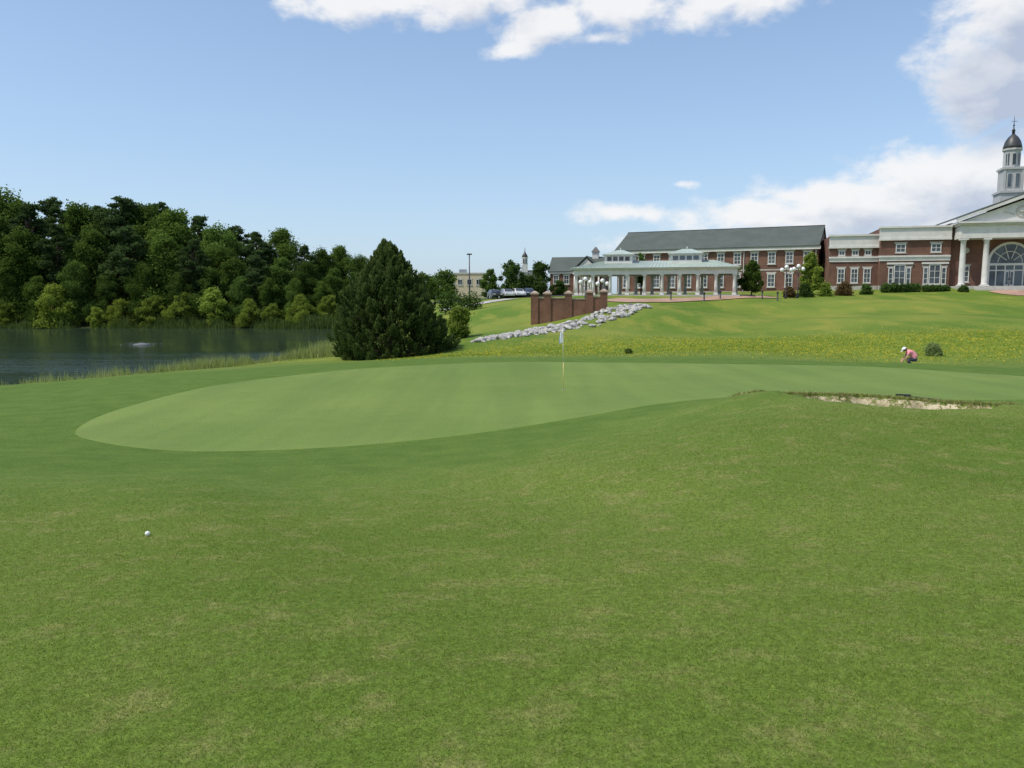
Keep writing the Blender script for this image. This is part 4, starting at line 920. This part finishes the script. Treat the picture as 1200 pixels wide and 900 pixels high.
# ------------------------------------------------------------------ world, sun, camera
ELV = 58
sd = Vector((-.76, -.30, 0)).normalized() * math.cos(R(ELV)); sd.z = math.sin(R(ELV))
w = bpy.data.worlds.new('World'); S.world = w; w.use_nodes = True; t = NT(w.node_tree)
for n in list(t.n): t.n.remove(n)
grp = bpy.data.node_groups.new('cloud_density', 'ShaderNodeTree')
grp.interface.new_socket('Vector', in_out='INPUT', socket_type='NodeSocketVector'); grp.interface.new_socket('Density', in_out='OUTPUT', socket_type='NodeSocketFloat')
g = NT(grp); gi = g.new('NodeGroupInput'); go = g.new('NodeGroupOutput')
nv_ = g.new('ShaderNodeVectorMath', operation='NORMALIZE'); g.put(nv_.inputs[0], gi.outputs[0]); D = nv_.outputs[0]
sx = g.new('ShaderNodeSeparateXYZ'); g.put(sx.inputs[0], D)
az = g.math('ARCTAN2', sx.outputs[0], sx.outputs[1]); el = g.math('ARCSINE', sx.outputs[2])
cb = g.new('ShaderNodeCombineXYZ'); g.put(cb.inputs[0], az); g.put(cb.inputs[1], g.math('MULTIPLY', el, 1.6)); q = cb.outputs[0]
nz = g.noise(q, 16, 10, .58, .2); nz2 = g.noise(q, 3.4, 3, .5)
nn_ = g.math('ADD', g.math('MULTIPLY', g.math('SUBTRACT', nz, .5), 1.8), g.math('MULTIPLY', g.math('SUBTRACT', nz2, .5), .35))
def blob(px, py, rx_, ry_, st):
    dv = Vector(at(px, py, 1.0)) - Vector((0, 0, EYE)); dv.normalize(); a0 = math.atan2(dv.x, dv.y); e0 = math.asin(dv.z)
    return a0, e0, rx_ / F * 1.05, ry_ / F * 1.05, st
def blobval(g, az, el, B):
    a0, e0, ra, re, st = B
    da = g.math('DIVIDE', g.math('SUBTRACT', az, a0), ra); de = g.math('DIVIDE', g.math('SUBTRACT', el, e0), re)
    v_ = g.math('SUBTRACT', 1.0, g.math('SQRT', g.math('ADD', g.math('MULTIPLY', da, da), g.math('MULTIPLY', de, de))))
    return g.math('SUBTRACT', g.math('MAXIMUM', v_, -1.5), 1 - st)
BL = [(425, 4, 95, 28, .95), (545, 0, 105, 30, .95), (640, 28, 95, 34, .82), (600, 58, 60, 18, .62), (735, 8, 110, 34, .82), (850, 2, 120, 30, .9), (700, 45, 70, 18, .62),
      (1180, 85, 72, 66, 1.1), (1205, 15, 75, 50, 1.1), (1165, 128, 50, 22, .9), (1280, 70, 110, 90, 1.2),
      (1100, 218, 115, 40, 1.15), (1000, 242, 120, 36, 1.08), (930, 230, 60, 22, .75), (885, 254, 120, 26, .9), (735, 250, 105, 20, .68), (1165, 250, 110, 50, 1.1), (930, 280, 330, 26, .66), (800, 216, 36, 10, .5)]
acc = None
for B in BL:
    v_ = blobval(g, az, el, blob(*B)); acc = v_ if acc is None else g.math('SMOOTH_MAX', acc, v_, .12)
els = g.math('MULTIPLY', g.rng(sx.outputs[1], .35, -.1), g.rng(nz2, .48, .62)); acc = g.math('MAXIMUM', acc, g.math('SUBTRACT', g.math('MULTIPLY', els, 1.2), .7))
g.put(go.inputs[0], g.math('ADD', acc, nn_))
tc = t.new('ShaderNodeTexCoord').outputs['Generated']
sxw = t.new('ShaderNodeSeparateXYZ'); t.put(sxw.inputs[0], tc)
g1 = t.new('ShaderNodeGroup'); g1.node_tree = grp; t.put(g1.inputs[0], tc)
va = t.new('ShaderNodeVectorMath', operation='ADD'); t.put(va.inputs[0], tc); va.inputs[1].default_value = (-.014, 0, .026)
g2 = t.new('ShaderNodeGroup'); g2.node_tree = grp; t.put(g2.inputs[0], va.outputs[0])
azw = t.math('ARCTAN2', sxw.outputs[0], sxw.outputs[1]); elw = t.math('ARCSINE', sxw.outputs[2])
grey = t.rng(blobval(t, azw, elw, blob(1190, 108, 110, 70, 1.0)), .0, .55)
mask = t.rng(g1.outputs[0], -.04, .56)
shade = t.math('ADD', t.rng(g2.outputs[0], .15, 1.35), t.math('MULTIPLY', grey, .50), clamp=True)
sk = t.new('ShaderNodeTexSky', sky_type='NISHITA'); sk.sun_disc = False; sk.sun_elevation = R(ELV); sk.sun_rotation = math.atan2(sd.x, sd.y); sk.air_density = 1.0; sk.dust_density = 1.0; sk.ozone_density = 2.5
haze = t.math('MULTIPLY', t.math('EXPONENT', t.math('MULTIPLY', t.math('MAXIMUM', sxw.outputs[2], 0.0), -3.0)), .62)
skc = t.mix(haze, t.mix(1.0, sk.outputs[0], (1.08, 1.10, 1.12), 'MULTIPLY'), (3.25, 4.35, 5.85))
b1 = t.new('ShaderNodeBackground'); t.put(b1.inputs[0], skc); b1.inputs[1].default_value = .15
b2_ = t.new('ShaderNodeBackground'); t.put(b2_.inputs[0], t.mix(shade, (.98, .98, .985), (.50, .57, .71))); b2_.inputs[1].default_value = .96
mx = t.new('ShaderNodeMixShader'); t.put(mx.inputs[0], t.math('MULTIPLY', mask, .93)); t.L.new(b1.outputs[0], mx.inputs[1]); t.L.new(b2_.outputs[0], mx.inputs[2])
wo = t.new('ShaderNodeOutputWorld'); t.L.new(mx.outputs[0], wo.inputs[0])
ld = bpy.data.lights.new('Sun', 'SUN'); ld.energy = 3.6; ld.angle = R(.53); ld.color = (1, .93, .82)
lo = bpy.data.objects.new('Sun', ld); COL.objects.link(lo); lo.rotation_euler = (-sd).to_track_quat('-Z', 'Y').to_euler(); lo.location = (0, 0, 60)
cd = bpy.data.cameras.new('Camera'); cam = bpy.data.objects.new('Camera', cd); COL.objects.link(cam)
cam.location = (0, 0, EYE); cam.rotation_euler = (math.pi / 2 - PITCH, 0, 0); cd.sensor_width = 36; cd.lens = 36 * F / 1200; cd.clip_start = .05; cd.clip_end = 9000
S.camera = cam
S.view_settings.view_transform = 'Standard'; S.view_settings.look = 'None'; S.view_settings.exposure = 0
